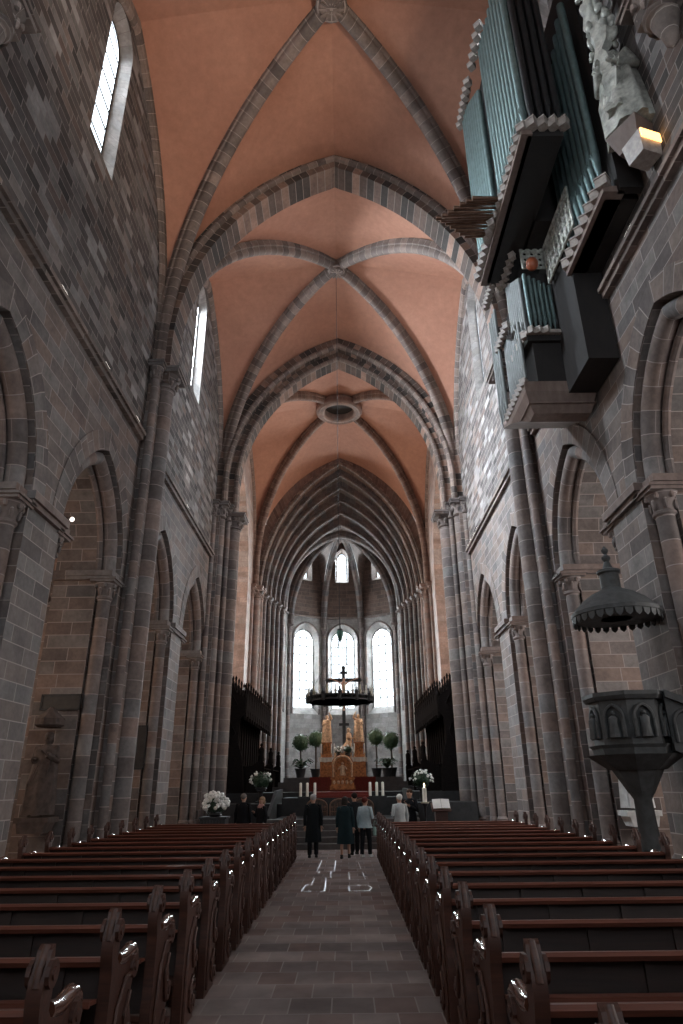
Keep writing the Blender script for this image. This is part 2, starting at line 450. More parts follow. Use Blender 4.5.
# arcade openings
ARC = []
for y0 in YB[:3]:
    ARC += [(y0+3.05), (y0+8.92)]
for s, sd in ((-1, 'left'), (1, 'right')):
    # lower wall
    mb = MB(); outer = [arch_outline(c, 2.15, 0, 7.75, 10.8) for c in ARC]; inner = [arch_outline(c, 1.75, 0, 7.75, 10.35) for c in ARC]
    face_with_openings(mb, side_mp(s, WX), -5, 32.2, 0, 12.5, outer)
    for o, i in zip(outer, inner):
        intrados(mb, side_mp(s, WX), o, side_mp(s, WX+.5), o)
        intrados(mb, side_mp(s, WX+.5), o, side_mp(s, WX+.5), i)
        intrados(mb, side_mp(s, WX+.5), i, side_mp(s, WX+1.75), i)
    face_with_openings(mb, side_mp(s, WX+1.75), -5, 32.2, 0, 12.5, inner)
    struct(mb.build('wall_'+sd, M['pier'], fix=False))
    # voussoir rings, rolls, jamb shafts
    mb = MB(); ml = MB(); mc = MB(); mv = MB()
    for c in ARC:
        o = arch_outline(c, 2.15, 7.0, 7.75, 10.8, 12)[1:-1]
        mv.sweep([(s*WX, y, z) for y, z in o], (-1,0,0), [(0,-.02), (0,.02), (-.55,.02), (-.55,-.02)])
        o = arch_outline(c, 1.95, 7.0, 7.75, 10.57, 12)[1:-1]
        ml.sweep([(s*(WX+.3), y, z) for y, z in o], (-1,0,0), circ(.21, 10))
        o = arch_outline(c, 1.75, 7.0, 7.75, 10.35, 12)[1:-1]
        ml.sweep([(s*(WX+.52), y, z) for y, z in o], (-1,0,0), circ(.09, 8))
        for q in (-1, 1):
            y = c+q*1.93; x = s*(WX+.3)
            mb.lathe([(.19, .7), (.19, 6.95)], x, y, 14); base(mb, x, y, 0, .19)
            capital(mc, x, y, 6.95, .2, .5, .12)
            # impost block over the reveal
            a, b_ = sorted((c+q*2.2, c+q*1.6)); 
            x0, x1 = sorted((s*(WX+.02), s*(WX+1.85)))
            mc.box(x0, x1, a, b_, 7.52, 7.62); mc.box(x0, x1, a-.04, b_+.04, 7.62, 7.78)
    for y0 in YB[:3]:
        ya, yb = y0+5.2, y0+6.77
        x0, x1 = sorted((s*(WX-.1), s*(WX+.3)))
        mc.box(x0, x1, ya-.06, yb+.06, 7.5, 7.62)
        x0, x1 = sorted((s*(WX-.17), s*(WX+.3)))
        mc.box(x0, x1, ya-.12, yb+.12, 7.62, 7.8)
    trim(mv, M['pier']); trim(ml, M['shaft'], 40); trim(mb, M['shaft'], 40); trim(mc, M['shaft'], 40)
    # clerestory wall
    wins = [arch_outline(y0+5.45, .85, 18.3, 23.5, 24.35) for y0 in YB[:3]]
    winb = [arch_outline(y0+5.5, .66, 18.7, 23.4, 24.1) for y0 in YB[:3]]
    mb = MB(); face_with_openings(mb, side_mp(s, WX), -5, 32.2, 12.5, 27.2, wins)
    face_with_openings(mb, side_mp(s, WX+.45), -5, 32.2, 12.5, 27.2, winb)
    struct(mb.build('wall_%s_upper' % sd, M['rubble'], fix=False))
    mb = MB()
    for o, i in zip(wins, winb): intrados(mb, side_mp(s, WX), o, side_mp(s, WX+.45), i, True)
    trim(mb, M['apse'])
    for i in winb: window(lambda a, z, d, s=s: (s*(WX+.42+d), a, z), i, 0, 6)
    for q, y0 in enumerate(YB[:3]):
        area('daylight_%s_%d' % (sd, q), (s*(WX+2.6), y0+5.45, 22.3), (0, s*math.radians(57), 0), 5.5, 2.4, [LW_L, LW_R][s > 0][q], (.84,.92,1), math.radians(115))
    # string course
    mb = MB(); 
    for ya, yb in ((-5, 18.4), (20.15, 30.3)):
        x0, x1 = sorted((s*(WX-.14), s*WX)); mb.box(x0, x1, ya, yb, 12.42, 12.56)
        x0, x1 = sorted((s*(WX-.22), s*WX)); mb.box(x0, x1, ya, yb, 12.56, 12.68)
    trim(mb, M['rib'])
    # main pier shafts
    y = YB[1]; mb = MB(); capital(mb, s*6.12, y+.2, 14.9, .26, .6, .2)
    mb.lathe([(.02,14.1), (.12,14.25), (.16,14.5), (.27,14.9)], s*6.2, y+.2, 12); trim(mb, M['rib'], 40)
    for y in YB[2:3]:
        mb = MB(); x0, x1 = sorted((s*6.12, s*WX)); mb.box(x0, x1, y-.62, y+.62, 0, 15.6)
        trim(mb, M['pier'])
        mb = MB(); mb.lathe([(.3, .7), (.3, 14.85)], s*6.05, y, 18); base(mb, s*6.05, y, 0, .3)
        for q in (-1, 1): mb.lathe([(.13, .5), (.13, 14.9)], s*6.2, y+q*.68, 10)
        capital(mb, s*6.05, y, 14.8, .31, .55, .2)
        for q in (-1, 1): capital(mb, s*6.2, y+q*.66, 14.85, .15, .5, .2)
        trim(mb, M['shaft'], 40)
    y = YB[3]
    mb = MB(); x0, x1 = sorted((s*5.75, s*(WX+.5))); mb.box(x0, x1, y-.3, y+1.2, 0, 15.5)
    x0, x1 = sorted((s*6.1, s*(WX+.5))); mb.box(x0, x1, y-.95, y+1.2, 0, 15.5)
    trim(mb, M['pier'])
    mb = MB()
    for (x, yy, r) in ((s*5.6, y+.25, .36), (s*6.12, y-.65, .24), (s*5.78, y-.36, .13), (s*6.4, y-1.05, .14)):
        mb.lathe([(r, .7), (r, 14.6)], x, yy, 18); base(mb, x, yy, 0, r); capital(mb, x, yy, 14.35 if r > .3 else 14.7, r*1.02, .6, .2)
    trim(mb, M['shaft'], 40)

# nave vault
mb = MB()
for y0 in YB[:3]: vault(mb, -WX, WX, y0, y0+BAY, ZS, HT, HF, HD, ST)
vault(mb, -WX, WX, YB[3], YC, ZS, HT, HF, HD, ST, tmax=.86)
struct(mb.build('ceiling', M['plaster'], smooth=60))
dprof = [(-.15,-.27), (.1,-.27), (.13,-.2)]+[(.22+.2*math.sin(a), -.2*math.cos(a)) for a in [PI*i/8 for i in range(9)]]+[(.13,.2), (.1,.27), (-.15,.27)]
for y0, y1 in [(a, a+BAY) for a in YB[:3]]+[(YB[3], YC)]:
    last = y0 == YB[3]
    mb = MB()
    for a, b_ in (((-6.35, y0+.25), (6.35, y1-.25)), ((-6.35, y1-.25), (6.35, y0+.25))):
        d = (Vector((*b_, 0))-Vector((*a, 0))).normalized()
        p = arch_path(a, b_, ZS, HD-.02, ST)
        if last:
            h = len(p)//2
            cb = Vector((0, (y0+y1)/2))
            p1 = [q for q in p[:h+1] if math.dist(q[:2], cb) > 1.35]; p2 = [q for q in p[h:] if math.dist(q[:2], cb) > 1.35]
            for pp in (p1, p2): mb.sweep(pp, (-d.y, d.x, 0), dprof)
        else: mb.sweep(p, (-d.y, d.x, 0), dprof)
    trim(mb, M['rib'] if not last else M['brown'], 40)
    # wall ribs
    mb = MB()
    for s in (-1, 1):
        p = arch_path((s*WX, y0+.15), (s*WX, y1-.15), ZS, HF-.05, ST)
        mb.sweep(p, (-1,0,0), [(-.1,-.16), (.22,-.16), (.3,-.08), (.3,.08), (.22,.16), (-.1,.16)])
        mb.sweep(p, (-1,0,0), circ(.13, 8, (.26, s*-.0)))
    trim(mb, M['rib'] if not last else M['brown'], 40)
# bosses
def boss(x, y, z, r):
    mb = MB()
    mb.lathe([(r*.35, z-.34), (r*.8, z-.3), (r, z-.12), (r, z+.1), (r*.8, z+.25), (.02, z+.4)], x, y, 20)
    for i in range(12):
        a = 2*PI*i/12; mb.obox((x+math.cos(a)*r*.5, y+math.sin(a)*r*.5, z-.31), r*.75, .06, .09, a)
    mb.lathe([(r*1.0, z-.2), (r*1.12, z-.14), (r*1.0, z-.06)], x, y, 20)
    trim(mb, M['rib'], 40)
for y0 in YB[:3]: boss(0, y0+BAY/2, ZS+HD-.25, .48 if y0 < 10 else .4)
# oculus ring
yo = (YB[3]+YC)/2; zo = ZS+HD-.45
mb = MB(); mb.lathe([(1.02, zo+.35), (1.02, zo-.18), (1.12, zo-.28), (1.3, zo-.22), (1.42, zo-.3), (1.58, zo-.18), (1.62, zo+.1), (1.5, zo+.35)], 0, yo, 32)
trim(mb, M['pink'], 40)
mb = MB(); mb.lathe([(1.03, zo+.3), (1.0, zo+2.2), (.01, zo+2.2)], 0, yo, 24); 
for i in range(4): mb.obox((0, yo, zo+.45), 2.0, .03, .05, i*PI/4)
trim(mb, M['hole'], 40)
# transverse arches
def rect(n0, n1, b): return [(n0,-b), (n1,-b), (n1,b), (n0,b)]
for i, y in enumerate(YB[:3]):
    p = arch_path((-WX, y), (WX, y), ZS, HT+.0, ST, 24)
    mb = MB(); mb.sweep(p, (0,1,0), rect(-.1, .62, .5)); trim(mb, M['voussoir'], 40)
    mb = MB()
    for b_ in (-.5, .5): mb.sweep(p, (0,1,0), circ(.14, 8, (.18, b_)))
    trim(mb, M['rib'], 40)
y = YB[3]
p = arch_path((-WX, y+.2), (WX, y+.2), ZS, HT+.0, ST, 24)
mb = MB(); mb.sweep(p, (0,1,0), rect(-.1, .55, .85)); trim(mb, M['voussoir'], 40)
mb = MB(); p2 = arch_path((-WX+.45, y+.3), (WX-.45, y+.3), ZS, HT-.5, ST, 24); mb.sweep(p2, (0,1,0), rect(-.1, .55, .5)); trim(mb, M['voussoir'], 40)
mb = MB()
for b_ in (-.85,): mb.sweep(p, (0,1,0), circ(.16, 8, (.45, b_)))
mb.sweep(p2, (0,1,0), circ(.13, 8, (.5, -.5))); trim(mb, M['rib'], 40)

# crossing bay side walls with high arches to the transepts
for s, sd in ((-1, 'left'), (1, 'right')):
    mb = MB(); o = arch_outline(38.6, 4.3, 4.6, 14.6, 21.2, 14)
    face_with_openings(mb, side_mp(s, WX), 32.2, YC+.5, 0, 27, [o]); face_with_openings(mb, side_mp(s, WX+1.2), 32.2, YC+.5, 0, 27, [o])
    intrados(mb, side_mp(s, WX), o, side_mp(s, WX+1.2), o, True)
    struct(mb.build('wall_%s_crossing' % sd, M['pink'], fix=False))
    x0, x1 = sorted((s*16.5, s*17.0))
    mb = MB(); w1 = arch_outline(38.6, 2.2, 7, 15, 18)
    face_with_openings(mb, side_mp(s, 16.5), 31.6, 46, 0, 25, [w1]); 
    struct(mb.build('wall_%s_transept' % sd, M['pink'], fix=False))
    window(lambda a, z, d, s=s: (s*(16.55+d), a, z), w1, 3, 8)
    mb = MB(); 
    for ya in (31.8, 45.6):
        a, b_ = sorted((s*(WX+1.2), s*16.6)); mb.box(a, b_, ya, ya+.3, 0, 25)
    a, b_ = sorted((s*WX, s*16.6)); mb.box(a, b_, 31.8, 46, 24.8, 25)
    struct(mb.build('wall_%s_transept_end' % sd, M['pink']))
    area('daylight_transept_'+sd, (s*16.2, 38.6, 14.5), (0, s*math.radians(75), 0), 9, 4.5, LT, (1,.86,.72))
# half shafts of the chancel arch
for s in (-1, 1):
    mb = MB()
    for x, yy, r in ((s*6.15, YC-.1, .25), (s*6.42, YC-.75, .16), (s*5.9, YC+.45, .16), (s*6.3, 32.9, .22), (s*6.35, 33.5, .16)):
        mb.lathe([(r, 1.0), (r, 14.6)], x, yy, 14); capital(mb, x, yy, 14.5, r, .6, .25)
    trim(mb, M['pink'], 40)
# stepped choir arches
steps = [(45.5, 5.95, 25.4), (46.4, 5.65, 24.8), (47.3, 5.4, 24.1), (48.2, 5.15, 23.4), (49.1, 4.9, 22.7), (50.2, 4.65, 22.1)]
outs = [arch_outline(0, hw, 0, 15.0, za, 16) for _, hw, za in steps]
def ymp(y): return lambda x, z: (x, y, z)
for k, (y, hw, za) in enumerate(steps):
    mb = MB()
    prev = outs[k-1] if k else arch_outline(0, 6.6, 0, ZS, 28, 16)
    intrados(mb, ymp(y), prev, ymp(y), outs[k])
    if k < len(steps)-1: intrados(mb, ymp(y), outs[k], ymp(steps[k+1][0]), outs[k])
    else: intrados(mb, ymp(y), outs[k], ymp(y+.5), outs[k])
    struct(mb.build('wall_choir_%d' % (k+1), M['brown'] if k < 1 else M['shaft'], fix=False))
    mb = MB(); o = arch_outline(0, hw+.03, 14.9, 15.0, za+.03, 16)[1:-1]
    mb.sweep([(x, y, z) for x, z in o], (0,1,0), circ(.13, 8, (0, .02)))
    o = arch_outline(0, hw+.2, 14.9, 15.0, za+.2, 16)[1:-1]
    mb.sweep([(x, y-.02, z) for x, z in o], (0,1,0), circ(.07, 6))
    for s in (-1, 1):
        mb.lathe([(.15, 1.7), (.15, 14.4)], s*(hw+.06), y-.03, 12); capital(mb, s*(hw+.06), y-.03, 14.35, .16, .5, .15)
    trim(mb, M['rib'] if k < 1 else M['shaft'], 40)
# apse
V = [(-4.9, 50.4), (-5.6, 53), (-4.75, 56.4), (-1.72, 58.2), (1.72, 58.2), (4.75, 56.4), (5.6, 53), (4.9, 50.4)]
BO = Vector((0, 52.2, 0))
for k in range(7):
    a = Vector((*V[k], 0)); b_ = Vector((*V[k+1], 0)); d = (b_-a); ln = d.length; d.normalize(); nrm = Vector((-d.y, d.x, 0))  # outward
    if nrm.dot((a+b_)/2-BO) < 0: nrm = -nrm
    def fmp(off, a=a, d=d, nrm=nrm): return lambda t, z: tuple(a+d*t+nrm*off+Vector((0,0,z)))
    hw = {0:.45, 1:.55, 2:.98, 3:1.05, 4:.98, 5:.55, 6:.45}[k]
    o1 = arch_outline(ln/2, hw+.3, 7.6, 14.0, 15.45, 12); o2 = arch_outline(ln/2, hw, 8.2, 13.9, 15.0, 12)
    mb = MB(); face_with_openings(mb, fmp(0), -.05, ln+.05, 0, 16.0, [o1]); face_with_openings(mb, fmp(.9), -.3, ln+.3, 0, 16.0, [o2])
    intrados(mb, fmp(0), o1, fmp(.55), o2, True); intrados(mb, fmp(.55), o2, fmp(.9), o2, True)
    struct(mb.build('wall_apse_%d' % (k+1), M['apse'], fix=False))
    window(lambda t, z, dd, a=a, d=d, nrm=nrm: tuple(a+d*t+nrm*(.6+dd)+Vector((0,0,z))), o2, 1 if hw < .9 else 2, 8, .055)
    mb = MB(); ro = arch_outline(ln/2, hw+.33, 7.6, 14.0, 15.5, 12)
    mb.sweep([tuple(a+d*t+Vector((0,0,z))) for t, z in ro], (-nrm), circ(.1, 8)); 
    mb.tube([tuple(a-nrm*.06+Vector((0,0,16.05))), tuple(b_-nrm*.06+Vector((0,0,16.05)))], .12, 8)
    trim(mb, M['shaft'], 40)
    u1 = arch_outline(ln/2, .62, 19.5, 21.9, 22.9, 8); u2 = arch_outline(ln/2, .45, 20.0, 22.0, 22.6, 8)
    mb = MB(); face_with_openings(mb, fmp(.15), -.05, ln+.05, 16.0, 26, [u1] if 2 <= k <= 4 else [])
    face_with_openings(mb, fmp(1.0), -.3, ln+.3, 16.0, 26, [u2] if 2 <= k <= 4 else [])
    if 2 <= k <= 4: intrados(mb, fmp(.15), u1, fmp(1.0), u2, True)
    struct(mb.build('wall_apse_upper_%d' % (k+1), M['apse_dark'], fix=False))
    if 2 <= k <= 4: window(lambda t, z, dd, a=a, d=d, nrm=nrm: tuple(a+d*t+nrm*(.95+dd)+Vector((0,0,z))), u2, 1, 3, .03)
    c = (a+b_)/2+nrm*2.3; ang = math.atan2(nrm.y, nrm.x)
    # area light looks back along -nrm and slightly down
    l = area('daylight_apse_%d' % (k+1), (c.x, c.y, 11.8), (0,0,0), 2*hw+1.0, 7.6, LA*(hw/1.0), (.86,.95,1), math.radians(150))
    dirv = (-nrm+Vector((0,0,-.25))).normalized(); l.rotation_euler = dirv.to_track_quat('-Z', 'Y').to_euler()
    if 2 <= k <= 4:
        l = area('daylight_apse_upper_%d' % (k+1), (c.x+nrm.x*.2, c.y+nrm.y*.2, 21.5), (0,0,0), 1.0, 2.4, LA*.25, (.86,.95,1))
        l.rotation_euler = dirv.to_track_quat('-Z', 'Y').to_euler()
mb = MB(); top = [(x*1.03, 52+(y-52)*1.03, 24.2) for x, y in V]; ap = (0, 52.2, 25.8)
mb.add(top+[ap], [(i, i+1, len(top)) for i in range(len(top)-1)]); 
mb.add([top[0], ap, top[-1], (0, 50.4, 28)], [(0,1,3), (1,2,3)])
struct(mb.build('ceiling_apse', M['apse_dark']))
mb = MB()
for i, (x, y) in enumerate(V):
    v = Vector((x, y, 0)); dd = (BO-v); v = v+dd.normalized()*.15
    n = 12; a_ = (BO-v).length; pth = [tuple(v+Vector((0,0,15)))]
    for q in range(n+1):
        t = 1-math.cos(PI/2*q/n); pth.append(tuple(v+(BO-v)*t+Vector((0,0,15.2+pointed_z(t, a_, 6.9, .3)))))
    e = (BO-v).normalized(); mb.sweep(pth, (-e.y, e.x, 0), dprof)
    mb.lathe([(.17, 1.7), (.17, 14.5)], v.x, v.y, 12); capital(mb, v.x, v.y, 14.4, .18, .5, .18)
trim(mb, M['shaft'], 40)

mb = MB()
for k in range(7):
    mid = (Vector((*V[k],0))+Vector((*V[k+1],0)))/2
    for e in (k, k+1):
        v = Vector((*V[e],0)); a_ = (BO-v).length; rows = []
        for q in range(11):
            t = 1-math.cos(PI/2*q/10); zr = 15.3+pointed_z(t, a_, 6.9, .3); P = v+(BO-v)*t; Q = mid+(BO-mid)*t; zq = 23.4-1.2*t; row = []
            for m_ in range(7):
                f = m_/6; w_ = math.sqrt(1-(1-f)**2); row.append((P.x+(Q.x-P.x)*f, P.y+(Q.y-P.y)*f, zr+(zq-zr)*w_))
            rows.append(row)
        mb.add([p for r in rows for p in r], [(i*7+j, i*7+j+1, (i+1)*7+j+1, (i+1)*7+j) for i in range(10) for j in range(6)])
for e, s in ((0, -1), (7, 1)):
    v = Vector((*V[e], 0)); a_ = (BO-v).length; rows = []
    for q in range(11):
        t = 1-math.cos(PI/2*q/10); P = v+(BO-v)*t
        rows += [(P.x, P.y, 15.3+pointed_z(t, a_, 6.9, .3)), (s*4.75*(1-t), 50.6, 15.0+pointed_z(t, 4.75, 7.25, .05))]
    mb.add(rows, [(2*i, 2*i+1, 2*i+3, 2*i+2) for i in range(10)])
struct(mb.build('ceiling_apse_web', M['apse_dark'], smooth=50))
# aisles
for s, sd in ((-1, 'left'), (1, 'right')):
    aw = [arch_outline(c, .8, 3.6, 7.2, 8.2) for c in ARC]
    mb = MB(); face_with_openings(mb, side_mp(s, 13.6), -5, 32.2, 0, 12.5, aw)
    struct(mb.build('wall_%s_aisle' % sd, M['brown'] if s < 0 else M['pink'], fix=False))
    for q, o in enumerate(aw):
        window(lambda a, z, d, s=s: (s*(13.65+d), a, z), o, 1, 5)
        area('daylight_aisle_%s_%d' % (sd, q), (s*13.5, ARC[q], 6), (0, s*math.radians(80), 0), 4, 1.5, [LI_L, LI_R][s > 0], (1,.66,.42) if s < 0 else (1,.93,.88))
    mb = MB()
    ys = [-4.83, 1.2, 7.22, 13.25, 19.27, 25.3, 31.32]
    for a, b_ in zip(ys[:-1], ys[1:]):
        x0, x1 = sorted((s*8.2, s*13.6)); vault(mb, x0, x1, a, b_, 7.75, 3.1, 3.3, 4.3, .2, n=8, mseg=3, bulge=.05)
    x0, x1 = sorted((s*7.8, s*13.9)); mb.box(x0, x1, -5, 32.2, 12.35, 12.5)
    struct(mb.build('ceiling_aisle_'+sd, M['plaster'], smooth=50))
    for y in YB[:4]:
        mb = MB(); o = arch_outline(11.0, 2.35, 0, 7.5, 10.2)
        for yy in (y-.5, y+.5): face_with_openings(mb, lambda x, z, yy=yy: (s*x, yy, z), 8.15, 13.7, 0, 12.4, [o])
        intrados(mb, lambda x, z: (s*x, y-.5, z), o, lambda x, z: (s*x, y+.5, z), o)
        struct(mb.build('wall_%s_aisle_cross' % sd, M['brown'], fix=False))
        mb = MB(); x0, x1 = sorted((s*8.15, s*8.85)); mb.box(x0, x1, y-.62, y+.6, 7.45, 7.7); mb.box(x0, x1, y-.7, y+.6, 7.6, 7.7)
        mb.lathe([(.2, .7), (.2, 7.0)], s*8.5, y-.58, 12); base(mb, s*8.5, y-.58, 0, .2); capital(mb, s*8.5, y-.58, 6.95, .2, .4, .1)
        trim(mb, M['shaft'], 40)
# west end
mb = MB(); o = [arch_outline(x, 1.5, 6, 17, 19.5) for x in (-4, 0, 4)]
face_with_openings(mb, ymp(-4.83), -14, 14, 0, 28, o); struct(mb.build('wall_back', M['ashlar'], fix=False))
for q in o: window(lambda a, z, d: (a, -4.85-d, z), q, 2, 9)
area('daylight_west', (0, -4.4, 13.5), (math.radians(72), 0, PI), 11, 12, LB, (1,.93,.88))  # fill light added behind the camera, in front of the unseen west windows
# world
w = bpy.data.worlds.new('sky'); bpy.context.scene.world = w; w.use_nodes = True
bg = w.node_tree.nodes['Background']; bg.inputs[0].default_value = (.86,.93,1,1); bg.inputs[1].default_value = 3.0

def spot(name, loc, tgt, power, col, ang=75):
    l = bpy.data.lights.new(name, 'SPOT'); l.energy = power; l.color = col; l.spot_size = math.radians(ang); l.spot_blend = .8; l.shadow_soft_size = .25
    o = bpy.data.objects.new(name, l); C.objects.link(o); o.location = loc; o.rotation_euler = (Vector(tgt)-Vector(loc)).to_track_quat('-Z', 'Y').to_euler()
spot('uplight_near_right', (6.0,5.0,12.95), (-3.5,11.5,23.0), UP[0], (1,.78,.6), 62)
spot('uplight_near_left', (-6.1,14.8,12.95), (0,16,25), UP[1], (1,.8,.66), 90)
spot('uplight_far_left', (-6.1,24.6,12.95), (1,25.5,25), UP[2], (1,.88,.8), 110)
spot('uplight_far_right', (6.1,28.2,12.95), (-1,26,25), UP[3], (1,.9,.84), 110)
spot('uplight_choir', (0,44,7), (0,37.5,25), UP[4], (1,.8,.58), 95)  # added spot in mid-air, no lamp there, warms the choir vault
# ------------------------------------------------------------------ figures
def skin(name, vs, es, rs, mat, parent=None, sub=1):
    me = bpy.data.meshes.new(name); me.from_pydata(vs, es, []); me.materials.append(mat)
    o = bpy.data.objects.new(name, me); C.objects.link(o)
    if parent: o.parent = parent
    m = o.modifiers.new('skin', 'SKIN'); m.use_smooth_shade = True
    if not me.skin_vertices: bpy.context.view_layer.update()
    for v, r in zip(me.skin_vertices[0].data, rs): v.radius = r if isinstance(r, tuple) else (r, r)
    me.skin_vertices[0].data[0].use_root = True
    if sub: s_ = o.modifiers.new('sub', 'SUBSURF'); s_.levels = sub; s_.render_levels = sub
    return o
class SK:
    def __init__(s): s.v = []; s.e = []; s.r = []
    def n(s, p, r, par=None):
        s.v.append(tuple(p)); s.r.append(r)
        if par is not None: s.e.append((par, len(s.v)-1))
        return len(s.v)-1
def arm_joints(side, pose):
    sh = Vector((side*.19, 0, 1.41))
    if pose == 'down': el = sh+Vector((side*.06, -.02, -.29)); wr = el+Vector((side*.0, .05, -.25))
    elif pose == 'front': el = sh+Vector((side*.08, -.03, -.28)); wr = el+Vector((-side*.10, .22, .03))
    elif pose == 'reach': el = sh+Vector((side*.10, .06, -.25)); wr = el+Vector((side*.06, .22, .08))
    elif pose == 'chest': el = sh+Vector((side*.08, .05, -.27)); wr = el+Vector((-side*.16, .18, .12))
    elif pose == 'up': el = sh+Vector((side*.16, .1, .12)); wr = el+Vector((side*-.08, .1, .24))
    elif pose == 'cross': el = sh+Vector((side*.28, 0, .10)); wr = el+Vector((side*.25, 0, .08))
    return sh, el, wr
def figure_body(mat, parent, arms=('down', 'down'), stride=.08, name='body', legs=True):
    k = SK()
    p = k.n((0,0,.94), (.15,.11)); s1 = k.n((0,0,1.12), (.135,.10), p); s2 = k.n((0,0,1.32), (.165,.11), s1)
    nk = k.n((0,0,1.47), .055, s2); j = k.n((0,.015,1.55), (.068,.075), nk); h = k.n((0,.01,1.63), (.078,.095), j); t = k.n((0,-.005,1.70), (.07,.085), h)
    k.n((0,.115,1.60), .014, h)
    for q in (-1, 1): k.n((q*.092,-.01,1.61), .014, h)
    for q in (-1, 1):
        st = stride*q
        if not legs: continue
        hp = k.n((q*.09,0,.86), .095, p); kn = k.n((q*.10,st*.6+.02,.48), .06, hp); an = k.n((q*.10,st,.09), .04, kn)
        k.n((q*.12,st+.16,.03), .03, an)
    for q in (-1, 1):
        sh, el, wr = arm_joints(q, arms[0 if q < 0 else 1])
        a = k.n(sh, .058, s2); b_ = k.n(el, .043, a); c = k.n(wr, .03, b_)
        d = (wr-el).normalized(); side = Vector((q, 0, 0)) if abs(d.x) < .7 else Vector((0,1,0)); side = (side-d*side.dot(d)).normalized(); pn = d.cross(side)
        pm = k.n(wr+d*.055, (.038,.02), c)
        for f in range(4):
            off = side*(.027-.018*f); ln = (.07, .08, .075, .06)[f]
            f1 = k.n(wr+d*.10+off, .009, pm); f2 = k.n(wr+d*(.10+ln*.55)+off+pn*.008, .008, f1); k.n(wr+d*(.10+ln)+off+pn*.025, .007, f2)
        t1 = k.n(wr+d*.05+side*.05+pn*.01, .010, pm); k.n(wr+d*.09+side*.065+pn*.02, .008, t1)
    return skin(name, k.v, k.e, k.r, mat, parent)
def garment(root, mat, hem, arms, name='coat', w=1.0, fold=.05, sleeve=.062, top=1.46):
    mb = MB()
    secs = [(0,0,hem,.25*w,.19*w), (0,0,hem+(.95-hem)*.5,.23*w,.175*w), (0,0,.95,.205*w,.155*w), (0,0,1.12,.185*w,.14*w), (0,0,1.30,.205*w,.145*w), (0,-.005,1.40,.19*w,.12*w), (0,0,top,.10,.085), (0,.0,top+.03,.075,.07)]
    mb.loft(secs, 22, fold, 7)
    for q in (-1, 1):
        sh, el, wr = arm_joints(q, arms[0 if q < 0 else 1])
        mb.tube([sh-Vector((q*.08,0,0)), sh, (sh+el)/2, el, (el+wr)/2, wr], [.06, sleeve*1.15, sleeve, sleeve*.92, sleeve*.85, sleeve*.8], 10)
    return mb.build(name, mat, root, smooth=60)
def hair(root, mat, long=0, name='hair', bun=False):
    mb = MB(); mb.ball((0,-.018,1.665), .098, .112, .098, 14, 9)
    if long: mb.loft([(0,-.055,1.62-long,.07,.05), (0,-.05,1.6-long*.5,.1,.07), (0,-.035,1.66,.095,.09)], 14, .04, 9)
    if bun: mb.ball((0,-.13,1.68), .045)
    return mb.build(name, mat, root, smooth=60)
def person(loc, rz, h, label, coat, hem, haircol, arms=('down','down'), trousers=None, long=0, w=1.0, stride=.08, shoes=(.02,.02,.02), bag=None, coatname='coat', collar=None):
    root = empty('person', loc, rz, label, 'person'); root.scale = (h/1.76,)*3
    figure_body(M['skin'], root, arms, stride)
    def pm(n, c, **k): 
        if n not in M: M[n] = plain(n, c, .9, 0, .15, 8, .3, spec=.1)
        return M[n]
    garment(root, pm(coatname+'_%d_%d_%d' % tuple(int(c*999) for c in coat), coat), hem, arms, coatname, w)
    if trousers:
        mb = MB()
        for q in (-1, 1): mb.tube([(q*.09,0,.98), (q*.09,0,.86), (q*.10,stride*q*.6+.02,.48), (q*.10,stride*q,.08)], [.10,.10,.075,.062], 12)
        mb.build('trousers', pm('trouser_%d' % int(sum(trousers)*999), trousers), root, smooth=60)
    for q in (-1, 1):
        mb = MB(); mb.loft([(q*.105,stride*q+.06,0,.045,.13), (q*.105,stride*q+.06,.03,.048,.135), (q*.105,stride*q+.04,.07,.04,.10), (q*.10,stride*q,.11,.045,.05)], 12)
        mb.build('shoe', pm('shoe_%d' % int(sum(shoes)*999), shoes), root, smooth=60)
    hair(root, pm('hair_%d_%d' % (int(haircol[0]*999), int(haircol[2]*999)), haircol), long)
    if bag:
        mb = MB(); mb.loft([(.30,.1,.62,.05,.13), (.30,.1,.75,.06,.15), (.30,.1,.86,.045,.13)], 12); mb.tube([(.30,.0,.86), (.30,.02,1.0), (.30,.1,1.04), (.30,.18,1.0), (.30,.2,.86)], .01, 6)
        mb.build('bag', pm('bag_cloth', bag), root, smooth=50)
    return root
person((-.86,21.9,0), .05, 1.76, 'person with grey hair in a long black coat standing alone left in the aisle', (.010,.012,.014), .42, (.38,.37,.36), trousers=(.012,.012,.014), stride=.03)
person((.12,21.6,0), -.1, 1.68, 'person in a long dark teal coat with bare ankles walking mid aisle', (.014,.026,.030), .40, (.03,.025,.022), long=.12, stride=.14, w=1.05, coatname='long_coat')
person((.42,22.7,0), .3, 1.78, 'person with dark hair in dark clothes half hidden behind the teal coat', (.012,.014,.016), .62, (.02,.016,.014), trousers=(.012,.013,.015), coatname='jacket')
person((.74,21.9,0), -.5, 1.66, 'person with auburn hair in a pale blue grey jacket and dark trousers carrying a bag', (.30,.36,.38), .84, (.10,.025,.02), arms=('down','front'), trousers=(.014,.012,.014), shoes=(.5,.5,.5), stride=.09, bag=(.16,.24,.22), coatname='jacket')
person((1.86,22.6,0), .35, 1.72, 'person with white hair in a pale grey jacket beside the right pews', (.40,.42,.42), .80, (.62,.62,.58), arms=('front','down'), trousers=(.03,.03,.035), coatname='jacket')
person((2.27,23.5,0), 2.6, 1.86, 'tall person in black facing the visitors beside the lit candle', (.010,.010,.012), .62, (.05,.03,.02), arms=('chest','down'), trousers=(.01,.01,.012), coatname='jacket')
